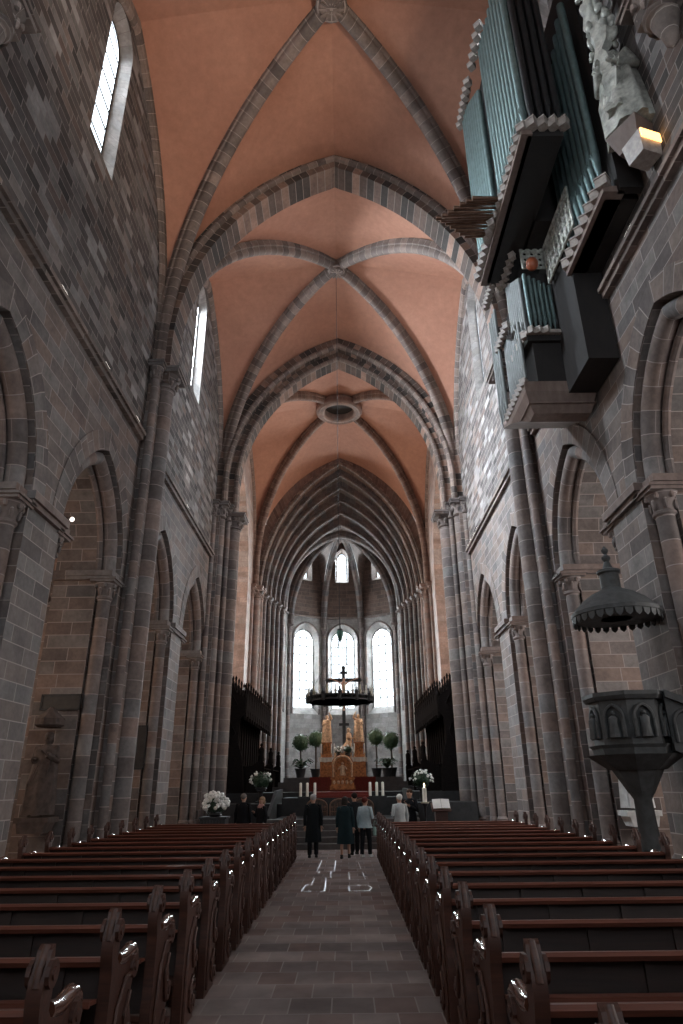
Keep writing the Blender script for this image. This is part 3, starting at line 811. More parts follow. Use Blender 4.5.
person((-3.28,23.7,0), -.2, 1.78, 'person with short grey hair in black, leftmost of the visitors', (.010,.010,.012), .55, (.16,.15,.14), trousers=(.01,.01,.012), coatname='jacket')
person((-2.62,23.3,0), 2.3, 1.68, 'person with fair hair in dark clothes and pink scarf left of the aisle', (.012,.012,.014), .55, (.32,.22,.14), arms=('down','chest'), trousers=(.01,.01,.012), long=.1, coatname='jacket')
# scarf on the last one
pr = [o for o in C.objects if o.name.startswith('person')][-1]
mb = MB(); mb.loft([(0,.03,1.40,.13,.11), (0,.02,1.46,.12,.11), (0,.01,1.52,.085,.085)], 14, .06, 6); mb.build('scarf', plain('pink_scarf', (.42,.22,.19), .9), pr, smooth=50)

# ------------------------------------------------------------------ pews
def make_pew(L_=4.05):
    root = empty('pew')
    prof = [(-.05,0), (-.05,.35), (-.075,.45), (-.045,.55), (-.045,.93), (-.065,.99), (-.08,1.07), (-.065,1.15), (-.035,1.20), (-.005,1.27), (.03,1.29), (.04,1.22), (.06,1.15), (.07,1.07), (.055,1.0), (.09,.965), (.16,.945), (.26,.93), (.38,.945), (.46,.965), (.53,.94), (.555,.88), (.53,.83), (.47,.81), (.44,.75), (.45,.66), (.50,.58), (.525,.50), (.49,.42), (.44,.36), (.45,.26), (.51,.18), (.53,.10), (.50,0)]
    prof = [(y*.93, z*.985) for y, z in prof]
    for x0 in (0, L_-.075):
        mb = MB(); mb.prism(prof, x0, x0+.075, 'x')
        for sx in (x0-.022, x0+.075):
            # raised carving: panel frame and scrolls
            for (cy, cz, r) in ((.0,1.15,.065), (.44,.87,.07), (.42,.48,.07), (.42,.13,.07)):
                cy *= .93
                mb.tube([(sx, cy, cz), (sx+.022, cy, cz)], r, 10)
                mb.tube([(sx-.01, cy, cz), (sx+.032, cy, cz)], r*.45, 8)
            for pth in ([(.02,.06), (.03,.4), (.10,.7), (.24,.84), (.38,.84)], [(.36,.74), (.28,.62), (.30,.5), (.35,.42)], [(.34,.36), (.24,.26), (.25,.14), (.34,.07)]):
                mb.tube([(sx+.011, a, b_) for a, b_ in pth], .016, 6)
        e = mb.build('bench_end', M['pew'], root, smooth=35)
        mb = MB(); mb.tube([(x0+.037, y, z) for y, z in ((-.06,1.10), (-.045,1.17), (-.01,1.22), (.02,1.26))], .022, 8); mb.build('finial', M['pew'], e, smooth=50)
        mb = MB(); mb.tube([(x0+.037, y, z) for y, z in ((.12,.965), (.24,.945), (.36,.955), (.44,.965), (.5,.94), (.515,.88))], .045, 8); mb.build('armrest', M['pew_gloss'], e, smooth=50)
    mb = MB(); mb.obox((L_/2, .03, .70), L_-.1, .025, .55, 0, math.radians(-4)); 
    for i in range(6):
        mb.obox((.35+i*(L_-.7)/5, .008, .70), .06, .03, .52, 0, math.radians(-4))
    mb.build('backrest', M['pew_dark'], root)
    mb = MB(); mb.prism([(-.03,.955), (-.045,.985), (-.02,1.005), (.03,1.0), (.05,.975), (.03,.95)], .05, L_-.05, 'x'); mb.build('top_rail', M['pew_rail'], root, smooth=30)
    mb = MB(); mb.prism([(.02,.43), (.02,.46), (.40,.48), (.44,.465), (.43,.44)], .05, L_-.05, 'x'); mb.build('seat', M['pew_rail'], root, smooth=30)
    mb = MB(); mb.obox((L_/2, -.12, .79), L_-.16, .2, .022, 0, math.radians(-8)); mb.box(.06, L_-.06, -.23, -.21, .79, .82)
    mb.build('book_shelf', M['pew_rail'], root)
    mb = MB(); mb.box(.06, L_-.06, -.33, -.18, .14, .18); 
    for x in (.3, L_/2, L_-.3): mb.box(x, x+.05, -.30, -.02, 0, .14)
    mb.build('kneeler', M['pew'], root)
    return root
M['pew_dark'] = wood('dark_pew_panel', (.012,.007,.006), (.026,.012,.009), .6, coat=0)  # pew backs: their shade is put into a darker wood colour
M['pew_gloss'] = wood('polished_arm_wood', (.07,.028,.018), (.12,.048,.03), .16, coat=1.0)
ordn = ['nearest','second','third','fourth','fifth','sixth','seventh','eighth','ninth','tenth','eleventh','twelfth','thirteenth','fourteenth','fifteenth','sixteenth','seventeenth','eighteenth']
proto = make_pew(); first = True
for s, x0, ystart, n, grp in (('left', -5.37, 3.85, 17, 'pews left of the aisle'), ('right', 1.06, 2.8, 18, 'pews right of the aisle')):
    for i in range(n):
        o = proto if first else copy_tree(proto); first = False
        o.location = (x0, ystart+1.05*i, 0); o.rotation_euler = (0,0,0)
        w_ = 'row nearest the camera' if i == 0 else ('farthest row, next to the altar steps' if i == n-1 else '%s row from the camera' % ordn[i])
        tag(o, 'dark brown carved wooden pew %s of the aisle, %s' % (s, w_), 'pew', grp)

# aisle floor inlay
mb = MB()
def line(x0, y0, x1, y1, w=.012):
    dx, dy = x1-x0, y1-y0; l = math.hypot(dx, dy); nx, ny = -dy/l*w, dx/l*w
    mb.add([(x0+nx,y0+ny,.004), (x1+nx,y1+ny,.004), (x1-nx,y1-ny,.004), (x0-nx,y0-ny,.004)], [(0,1,2,3)])
for cx, hw_ in ((-.72, .0), ):
    pass
for pts in ([(-.78,15.2), (-.30,15.2), (-.33,17.2), (-.22,17.3), (-.24,18.4), (-.15,18.4), (-.16,21.0)],
            [(-.78,15.2), (-.74,16.1), (-.62,16.15), (-.60,17.2), (-.72,17.25)], [(-.60,17.2), (-.33,17.2)], [(-.60,18.3), (-.24,18.4)], [(-.60,18.3), (-.56,21.0)],
            [(.20,15.2), (.62,15.2), (.68,15.6), (.60,16.0), (.20,15.9), (.20,15.2)], [(.22,16.9), (.58,16.9), (.54,18.3)], [(.22,16.9), (.20,18.3), (.54,18.3)], [(.20,18.9), (.52,18.9), (.48,20.5)]):
    for a, b_ in zip(pts[:-1], pts[1:]): line(*a, *b_)
struct(mb.build('trim_floor_inlay', M['inlay']))

# ------------------------------------------------------------------ chancel podium
mb = MB(); mb.box(-6.4, 6.4, 32.0, 58, 0, 1.7); mb.box(-2.5, 2.5, 29.2, 32.0, 0, 1.52)
for s in (-1, 1):
    x0, x1 = sorted((s*2.5, s*5.6)); mb.box(x0, x1, 29.4, 32.0, 0, 1.3)
    x0, x1 = sorted((s*2.72, s*2.85)); mb.prism([(26.6,0), (26.6,.95), (29.4,1.8), (32,1.85), (32,0)], x0, x1, 'x')
mb.box(-2.5, 2.5, 26.6, 29.2, 0, .85)
struct(mb.build('floor_podium', M['darkgrey']))
mb = MB()
for i in range(5): mb.box(-2.85, 2.85, 24.4+i*.44, 26.7, i*.17, (i+1)*.17-.001)
st = mb.build('steps', M['step']); tag(st, 'dim stone steps rising from the aisle to the podium', 'steps')
# grilled doors in the podium front
for i, x in enumerate((-.95, 0.0, .95)):
    r_ = empty('crypt_door', (x-.1, 29.15, .85), 0, ('left','middle','right')[i]+' brown arched grille in the podium front wall', 'door', 'grilles in the podium front')
    mb = MB(); o = arch_outline(0, .42, 0, .35, .62, 8); mb.prism(o, -.02, .03, 'y'); mb.build('panel', M['relief'], r_)
    mb = MB()
    for q in range(-3, 4): mb.tube([(q*.11, -.04, .02), (q*.11, -.04, .52-abs(q)*.05)], .013, 6)
    for z in (.15, .32): mb.tube([(-.4,-.04,z), (.4,-.04,z)], .012, 6)
    mb.sweep([(a, -.03, z) for a, z in o], (0,1,0), circ(.03, 6)); mb.build('grille', M['copper'], r_)
mb = MB(); mb.box(-1.25, 1.1, 29.25, 30.0, 1.521, 1.62); mb.box(-1.25, 1.1, 29.6, 31.98, 1.62, 1.73)
o = mb.build('red_carpet', M['carpet']); tag(o, 'red carpeted step below the golden shrine', 'carpet')
mb = MB()
for i in range(3): mb.box(-3.7+i*.25, 3.7-i*.25, 36.6+i*.45, 42.6, 1.7+i*.23, 1.7+(i+1)*.23-.001)
altar_pf = o = mb.build('altar_platform', M['step']); tag(o, 'stepped stone platform under the high altar', 'steps')
mb = MB()
for i in range(3): mb.box(-1.8, 1.75, 36.6+i*.45, 36.6+(i+1)*.45+(.8 if i == 2 else 0), 1.7+(i+1)*.23, 1.715+(i+1)*.23); mb.box(-1.8, 1.75, 36.585+i*.45, 36.6+i*.45, 1.7+i*.23, 1.715+(i+1)*.23)
cp_ = mb.build('carpet', M['carpet'], altar_pf)
# golden shrine
r_ = empty('golden_shrine', (0, 33.3, 1.8), 0, 'small gilded shrine with arched niche in front of the altar', 'shrine')
mb = MB(); mb.box(-.6,.6,-.4,.4,0,.18); mb.box(-.54,.54,-.36,.36,.18,.45); mb.box(-.58,.58,-.4,.4,.45,.52); mb.build('base', M['gold'], r_)
mb = MB(); ou = arch_outline(0, .52, .52, 1.1, 1.55, 10); inn = arch_outline(0, .34, .6, 1.05, 1.35, 10)
intrados(mb, lambda x, z: (x,-.34,z), ou, lambda x, z: (x,-.34,z), inn, True); intrados(mb, lambda x, z: (x,-.34,z), inn, lambda x, z: (x,-.1,z), inn, True)
intrados(mb, lambda x, z: (x,-.34,z), ou, lambda x, z: (x,.34,z), ou); mb.add([(x,-.1,z) for x, z in inn], [tuple(range(len(inn)))]); mb.add([(x,.34,z) for x, z in ou], [tuple(range(len(ou)))])
mb.build('housing', M['gold'], r_)
mb = MB(); mb.tube([(math.cos(PI*i/12)*.45, -.36, 1.05+math.sin(PI*i/12)*.42) for i in range(13)], [.045+.012*(i%2) for i in range(13)], 8); mb.build('arch_moulding', M['gold2'], r_, smooth=50)
for q in (-1, 1):
    mb = MB(); mb.tube([(q*.44,-.36,z) for z in (.55,.76,.8,.84,1.05)], [.045,.045,.065,.045,.045], 10); mb.build('colonnette', M['gold2'], r_, smooth=50)
for q in range(5):
    mb = MB(); mb.ball((-.4+q*.2,-.38,.32), .07, .03, .09, 8, 5); mb.build('rosette', M['gold2'], r_, smooth=50)
mb = MB(); mb.loft([(0,-.2,.62,.14,.08), (0,-.2,.85,.11,.07), (0,-.2,1.02,.12,.07), (0,-.2,1.08,.05,.05)], 14, .1, 7); mb.ball((0,-.2,1.15), .06); mb.tube([(-.1,-.2,1.0), (-.2,-.24,.9), (-.12,-.27,1.0)], .03, 6); mb.tube([(.1,-.2,1.0), (.2,-.24,.9), (.12,-.27,1.0)], .03, 6)
mb.build('relief_figure', M['gold2'], r_, smooth=50)
# altar
r_ = empty('altar', (0, 39.8, 2.39), 0, 'broad gilded altar with white linen cloth', 'altar')
mb = MB(); mb.box(-1.3,1.3,-.5,.5,0,1.0)
for i in range(6): mb.box(-1.24+i*.42, -.9+i*.42, -.54, -.5, .12, .82); mb.box(-1.3+i*.42+.0, -1.27+i*.42, -.56, -.5, .05, .95)
mb.box(-1.35,1.35,-.58,.5,0,.08); mb.build('body', M['gold'], r_)
mb = MB(); mb.box(-1.38,1.38,-.6,.52,1.0,1.06)
n = 40; vs = []
for i in range(n+1):
    x = -1.38+2.76*i/n; yy = -.6-.012*math.sin(i*1.9); vs += [(x,yy,1.05), (x,yy-.01,.82+.015*math.sin(i*.9))]
mb.add(vs, [(2*i,2*i+2,2*i+3,2*i+1) for i in range(n)]); mb.build('altar_cloth', M['cloth'], r_)
for q in (-1, 1):
    mb = MB(); mb.box(q*.93-.32, q*.93+.32, -.1, .5, 1.06, 1.25); mb.box(q*.93-.24, q*.93+.24, -.05, .45, 1.25, 1.8); mb.box(q*.93-.3, q*.93+.3, -.1, .5, 1.8, 1.9)
    for k_ in range(3): mb.ball((q*.93-.15+k_*.15, -.06, 1.6), .06, .04, .2, 8, 6)
    mb.build('pedestal', M['gold'], r_)
mb = MB(); mb.box(-.5,.5,0,.45,1.06,1.35); mb.box(-.3,.3,.05,.4,1.35,1.5); mb.build('gradine', M['gold2'], r_)
for i, x in enumerate((-.66,-.5,.5,.66,-1.25,1.25)):
    c_ = empty('altar_candle', (x, 39.45, 3.45), 0, 'white altar candle, %s on the linen' % ['third from left','innermost left','innermost right','third from right','leftmost','rightmost'][i], 'candle', 'slim candles on the altar')
    mb = MB(); mb.lathe([(.06,0), (.06,.02), (.015,.05), (.02,.2), (.04,.22), (.04,.24)], 0, 0, 10); mb.build('candlestick', M['gold2'], c_, smooth=40)
    mb = MB(); mb.lathe([(.022,.24), (.022,.75), (.004,.76)], 0, 0, 8); mb.build('candle', M['wax'], c_)
# altar statues
def statue(name, loc, rz, h, mat, label, arms=('front','chest'), base_h=.12, lean=0, kneel=False, parts=('robe','hair')):
    r_ = empty(name, loc, rz, label, 'statue'); sc_ = h/(1.76 if not kneel else 1.2)
    g = empty('figure', (0,0,0)); C.objects.unlink(g); bpy.data.objects.remove(g)
    r_.scale = (sc_,)*3
    body = figure_body(mat, r_, arms, .05, legs=not kneel)
    gz = 0
    if kneel:
        body.location = (0,0,-.5)
        g_ = garment(r_, mat, .5, arms, 'robe', 1.15, .1); g_.location = (0,0,-.5)
        h_ = hair(r_, mat, .15); h_.location = (0,0,-.5)
        mb = MB(); mb.loft([(0,-.15,0,.26,.42), (0,-.15,.15,.24,.36), (0,-.08,.35,.2,.2), (0,0,.5,.15,.12)], 20, .12, 8); mb.build('skirt', mat, r_, smooth=60)
    else:
        garment(r_, mat, .05, arms, 'robe', 1.35, .14, .085)
        mb = MB()   # crossing drapery folds
        for k_ in range(7):
            a = k_*.35-1.0; mb.tube([(math.sin(a)*.2, .12+.04*math.cos(a), 1.25-.05*k_), (math.sin(a+.5)*.24, .17, .85-.03*k_), (math.sin(a+.7)*.25, .16, .35), (math.sin(a+.6)*.26, .15, .08)], .03, 6)
            mb.tube([(math.sin(a)*.2, -.12-.04*math.cos(a), 1.25-.05*k_), (math.sin(a+.3)*.24, -.17, .85-.03*k_), (math.sin(a+.4)*.25, -.17, .1)], .03, 6)
        mb.build('drapery', mat, r_, smooth=60); hair(r_, mat, .12)
    return r_
statue('gilded_statue', (-.93, 40.1, 4.29), PI-.3, 1.55, M['gold2'], 'tall gilded saint statue left of the cross, standing on the altar pedestal', ('up','front'))
statue('gilded_statue', (.93, 40.1, 4.29), PI+.3, 1.6, M['gold2'], 'tall gilded saint statue right of the cross, arm raised', ('front','up'))
statue('kneeling_statue', (.36, 40.0, 3.9), PI+1.2, 1.15, M['gold2'], 'gilded kneeling figure at the foot of the cross', ('front','front'), kneel=True)
# crucifix
r_ = empty('crucifix', (.08, 40.9, 2.39), 0, 'tall dark crucifix with a pale body rising behind the altar', 'crucifix')
mb = MB(); mb.box(-.1,.1,-.07,.07,0,6.35); mb.box(-1.0,1.0,-.08,.08,5.5,5.7)
for x, z in ((-1.0,5.6), (1.0,5.6), (0,6.35)): mb.ball((x,0,z), .13, .08, .13, 8, 6)
mb.box(-.2,.2,-.08,-.05,5.95,6.12); mb.box(-.32,.32,-.25,.25,0,.5); mb.box(-.3,.3,-.08,.08,2.9,3.05); mb.build('cross', M['iron'], r_)
k = SK()
p = k.n((0,-.14,4.15), (.13,.09)); a = k.n((0,-.16,4.4), (.11,.08), p); b_ = k.n((0,-.16,4.72), (.16,.09), a); nk = k.n((.02,-.2,4.88), .05, b_); hd = k.n((.04,-.24,4.98), (.07,.085), nk); k.n((.04,-.23,5.06), .06, hd)
for q in (-1, 1):
    hp = k.n((q*.07,-.15,4.05), .085, p); kn = k.n((q*.06+.04,-.24,3.68), .055, hp); an = k.n((q*.03,-.12,3.3), .035, kn); k.n((q*.03,-.2,3.2), .03, an)
    sh = k.n((q*.18,-.14,4.78), .05, b_); el = k.n((q*.45,-.1,4.92), .038, sh); wr = k.n((q*.70,-.08,5.03), .028, el)
    for f in range(4): k.n((q*.78,-.09,5.0+f*.022), .009, wr)
    k.n((q*.74,-.1,5.08), .01, wr)
k.v = [(x*1.15, y, 3.75+(z-3.2)*1.05) for x, y, z in k.v]
co_ = skin('body', k.v, k.e, k.r, plain('painted_body', (.42,.25,.19), .6), r_)
mb = MB(); mb.loft([(0,-.15,4.5,.17,.13), (0,-.15,4.65,.18,.14), (0,-.15,4.8,.16,.12)], 14, .08, 6); mb.build('loincloth', M['gold2'], r_, smooth=50)
# ------------------------------------------------------------------ plants, flowers
def leafball(mb, c, r, n, s, squash=1, rnd=R, inner=.75):
    for i in range(n):
        z = rnd.uniform(-1, 1); a = rnd.uniform(0, 2*PI); q = math.sqrt(1-z*z); rr = r*rnd.uniform(inner, 1.08)
        d = Vector((q*math.cos(a), q*math.sin(a), z)); p = Vector(c)+Vector((d.x*rr, d.y*rr, d.z*rr*squash))
        t = d.cross(Vector((rnd.uniform(-1,1), rnd.uniform(-1,1), rnd.uniform(-1,1)))).normalized(); u = d.cross(t)
        t = (t+d*rnd.uniform(-.4,.7)).normalized()
        mb.add([p-t*s, p+u*s*.45, p+t*s, p-u*s*.45], [(0,1,2,3)])
for i, (x, y, z, lab) in enumerate(((-2.46, 39.9, 4.3, 'outer left'), (-1.62, 40.9, 4.55, 'inner left'), (1.98, 40.9, 4.6, 'inner right'), (2.8, 39.9, 4.35, 'outer right'))):
    r_ = empty('topiary_tree', (x, y, 2.39), 0, 'round clipped green topiary tree in a pot, %s of the altar' % lab, 'tree', 'topiary trees flanking the altar')
    h = z-2.39; mb = MB(); mb.ball((0,0,h), .42, .42, .42, 14, 10); leafball(mb, (0,0,h), .50, 480, .07, rnd=R); mb.build('crown', M['green'], r_)
    mb = MB(); mb.tube([(0,0,.4), (.02,0,1.0), (0,0,h-.2)], .05, 8); mb.build('trunk', M['trunk'], r_)
    mb = MB(); mb.lathe([(.2,.0), (.3,.45), (.33,.5), (.28,.5), (.26,.42), (.02,.42)], 0, 0, 16); mb.build('pot', M['pot'], r_, smooth=40)
for x, y, lab in ((-2.35, 38.6, 'left'), (2.45, 38.6, 'right')):
    r_ = empty('potted_fern', (x, y, 2.39), 0, 'bushy dark fern in a pot %s of the altar steps' % lab, 'plant')
    mb = MB()
    for i in range(46):
        a = R.uniform(0, 2*PI); l = R.uniform(.4, .85); up = R.uniform(.2,.8)
        pts = [Vector((math.cos(a)*l*t, math.sin(a)*l*t, .45+up*math.sin(t*2.4)*.7)) for t in (0,.33,.66,1)]
        for p, q in zip(pts[:-1], pts[1:]):
            d = (q-p).normalized(); n_ = Vector((-d.y, d.x, 0)).normalized()*.06; mb.add([p-n_, p+n_, q+n_*.8, q-n_*.8], [(0,1,2,3)])
    mb.build('fronds', M['green2'], r_); mb = MB(); mb.lathe([(.2,0), (.28,.4), (.3,.45), (.02,.44)], 0, 0, 14); mb.build('pot', M['pot'], r_, smooth=40)
def bouquet(name, loc, r, label, vase_h, n=34, fl=.09, col='white', dense=1, group=None, pot='vase', squash=.75, nl=260):
    r_ = empty(name, loc, 0, label, 'flowers', group)
    mb = MB(); mb.lathe([(r*.35,0), (r*.55,vase_h*.5), (r*.42,vase_h*.9), (r*.5,vase_h), (.02,vase_h*.97)], 0, 0, 16); mb.build(pot, M['pot'], r_, smooth=40)
    c = (0,0,vase_h+r*.55); mb = MB(); mb.ball(c, r*.62, r*.62, r*.5, 12, 8); leafball(mb, c, r*.9, nl, r*.2, squash, inner=.5); mb.build('foliage', M['green2'], r_)
    mb = MB()
    for i in range(n):
        z = R.uniform(-.3,1); a = R.uniform(0, 2*PI); q = math.sqrt(1-z*z); rr = r*R.uniform(.82,1.1)
        p = (c[0]+q*math.cos(a)*rr, c[1]+q*math.sin(a)*rr, c[2]+z*rr*squash)
        for k_ in range(5):
            mb.ball((p[0]+R.uniform(-1,1)*fl*.5, p[1]+R.uniform(-1,1)*fl*.5, p[2]+R.uniform(-1,1)*fl*.5), fl*R.uniform(.35,.55), None, None, 6, 4)
    mb.build('blossoms', M[col], r_, smooth=50)
    return r_
r_ = empty('flower_stand', (-4.3, 24.1, 0), 0, 'dark square planter box beside the left pews', 'planter')
mb = MB(); mb.box(-.42,.42,-.35,.35,.05,1.0); mb.box(-.46,.46,-.39,.39,1.0,1.06)
for q in range(9): mb.box(-.42+q*.1,-.38+q*.1,-.37,-.35,.1,.96)
mb.build('box', M['pot'], r_); mb = MB(); mb.box(-.38,.38,-.31,.31,0,.05); mb.build('plinth', M['iron'], r_)
bouquet('flower_arrangement', (-4.3,24.1,1.06), .44, 'large white hydrangea arrangement on the planter left of the pews', .12, 46, .13, nl=120)
for s, x, lab in ((-1,-3.6,'left'), (1,3.5,'right')):
    r_ = empty('pedestal_column', (x, 31.0, 1.3), 0, 'slim dark pedestal at the %s side of the podium' % lab, 'pedestal')
    mb = MB(); mb.box(-.22,.22,-.22,.22,0,.08); mb.lathe([(.14,.08), (.1,.2), (.1,.42), (.16,.5)], 0, 0, 12); mb.build('shaft', M['iron'], r_)
    mb = MB(); mb.box(-.2,.2,-.2,.2,.5,.55); mb.build('top_plate', M['iron'], r_)
    bouquet('flower_arrangement', (x,31.0,1.85), .50, 'white and green flower arrangement on the %s side of the podium' % lab, .1, 26, .08)
bouquet('altar_flowers', (-.25,39.35,3.45), .26, 'white flower bunch on the altar, left of centre', .2, 12, .09, nl=80)
bouquet('altar_flowers', (.28,39.4,3.45), .32, 'larger green and white flower bunch on the altar, right of centre', .25, 9, .08, nl=150)
# podium candles
for grp, xs, sd in (('l', (-1.75,-1.47,-1.15), 'left'), ('r', (1.17,1.45,1.7), 'right')):
    r_ = empty('candle_rack', ((xs[0]+xs[2])/2, 29.5, 1.52), 0, 'low dark tray holding three thick candles %s on the podium edge' % sd, 'tray')
    mb = MB(); mb.box(-.42,.42,-.1,.1,.0,.05); mb.build('tray', M['iron'], r_)
    mb = MB(); 
    for q in (-.4,.37): mb.box(q, q+.03, -.1, .1, .05, .09)
    mb.build('rim', M['iron'], r_)
    for i, x in enumerate(xs):
        mb = MB(); mb.lathe([(.055,1.57), (.058,1.6), (.055,2.08), (.045,2.1), (.01,2.09)], 0, 0, 12); mb.lathe([(.006,2.09), (.006,2.12)], 0, 0, 6)
        o = mb.build('pillar_candle', M['wax'], smooth=40, loc=(x, 29.5, 0)); tag(o, 'thick unlit white candle, %s of the three %s of the shrine' % (('left','middle','right')[i], sd), 'candle', 'thick candles on the podium')
# paschal candle and lectern
r_ = empty('candle_stand', (2.72, 23.0, 0), 0, 'tall dark stand carrying the lit candle beside the person in black', 'candle stand')
mb = MB(); mb.lathe([(.2,0), (.18,.05), (.05,.12), (.03,.3), (.05,.6), (.03,.9), (.04,1.3), (.10,1.38), (.10,1.42)], 0, 0, 14); mb.build('stem', M['iron'], r_, smooth=40)
mb = MB(); mb.lathe([(.13,1.42), (.14,1.46), (.02,1.45)], 0, 0, 14); mb.build('drip_pan', M['brass'], r_, smooth=40)
r_ = empty('lit_candle', (2.72,23.0,1.46), 0, 'thick white candle burning with a bright flame', 'candle')
mb = MB(); mb.lathe([(.07,0), (.07,.42), (.05,.44), (.01,.43)], 0, 0, 14); mb.build('wax_body', M['wax'], r_, smooth=40)
mb = MB(); mb.lathe([(.004,.44), (.02,.47), (.022,.5), (.012,.54), (.002,.57)], 0, 0, 10); mb.build('flame', M['flame'], r_, smooth=60)
r_ = empty('lectern', (3.25, 23.2, 0), 0, 'wooden lectern stand behind the right pews', 'lectern')
mb = MB(); mb.box(-.25,.25,-.2,.2,0,.06); mb.box(-.2,.2,-.13,.13,.06,1.2); mb.build('body', M['pew'], r_)
mb = MB(); mb.obox((0,-.02,1.3), .62,.42,.04,0,math.radians(32)); mb.build('desk', M['pew'], r_)
mb = MB(); mb.obox((-.13,0,0), .27,.36,.03,0,0,math.radians(-5)); mb.obox((.15,0,0), .27,.36,.03,0,0,math.radians(5)); 
o = mb.build('open_book', M['paper']); o.location = (3.25,23.16,1.40); o.rotation_euler = (math.radians(48),0,0); tag(o, 'open book with pale pages resting on the lectern', 'book')

# ------------------------------------------------------------------ chandelier and lamp
r_ = empty('ring_chandelier', (-.02, BAY/2+YB[2], 4.98), 0, 'large dark iron ring chandelier with candles hanging before the altar', 'chandelier')
mb = MB(); mb.lathe([(1.2,-.10), (1.24,-.10), (1.24,-.05), (1.2,-.05), (1.2,-.10)], 0, 0, 48); mb.lathe([(1.2,.06), (1.24,.06), (1.24,.10), (1.2,.10), (1.2,.06)], 0, 0, 48)
for i in range(72): a = 2*PI*i/72; mb.tube([(1.22*math.cos(a),1.22*math.sin(a),-.07),(1.22*math.cos(a+.04),1.22*math.sin(a+.04),.08)], .012, 4)
for i in range(48): a = 2*PI*i/48; mb.obox((1.22*math.cos(a),1.22*math.sin(a),.13), .02,.08,.07,a)
mb.build('ring', M['iron'], r_)
tw = None
for i in range(12):
    a = 2*PI*i/12
    mb = MB(); c = (1.22*math.cos(a),1.22*math.sin(a)); mb.lathe([(.05,-.14), (.07,-.08), (.07,.12), (.09,.15), (.04,.24), (.01,.34)], *c, 8); mb.build('turret', M['iron'], r_)
for i in range(24):
    a = 2*PI*(i+.5)/24; c = (1.22*math.cos(a),1.22*math.sin(a)); mb = MB(); mb.lathe([(.04,.1),(.05,.2), (.06,.23), (.022,.24), (.022,.42), (.004,.43)], *c, 8); mb.build('candle', M['wax'] if i % 2 else M['brass'], r_)
mb = MB()
for i in range(6): a = 2*PI*i/6; mb.tube([(1.22*math.cos(a),1.22*math.sin(a),.1), (0,0,2.3)], .008, 4)
mb.build('chains', M['iron'], r_)
mb = MB(); mb.tube([(0,0,2.2), (0,0,ZS+HD-.6-4.98)], .012, 5); mb.build('cable', M['iron'], r_)
r_ = empty('hanging_lamp', (.0, BAY/2+YB[2]-.12, 7.45), 0, 'small green glass lamp hanging from the cable above the chandelier', 'lamp')
mb = MB(); mb.lathe([(.02,-.28), (.07,-.2), (.12,-.05), (.13,.08), (.10,.16)], 0, 0, 14); mb.build('glass_bowl', plain('green_glass', (.05,.13,.10), .2), r_, smooth=60)
mb = MB(); mb.lathe([(.11,.14), (.12,.18), (.03,.24), (.02,.4)], 0, 0, 12); mb.tube([(0,0,.38), (0,.1,.7)], .01, 5); mb.build('cap', M['iron'], r_)

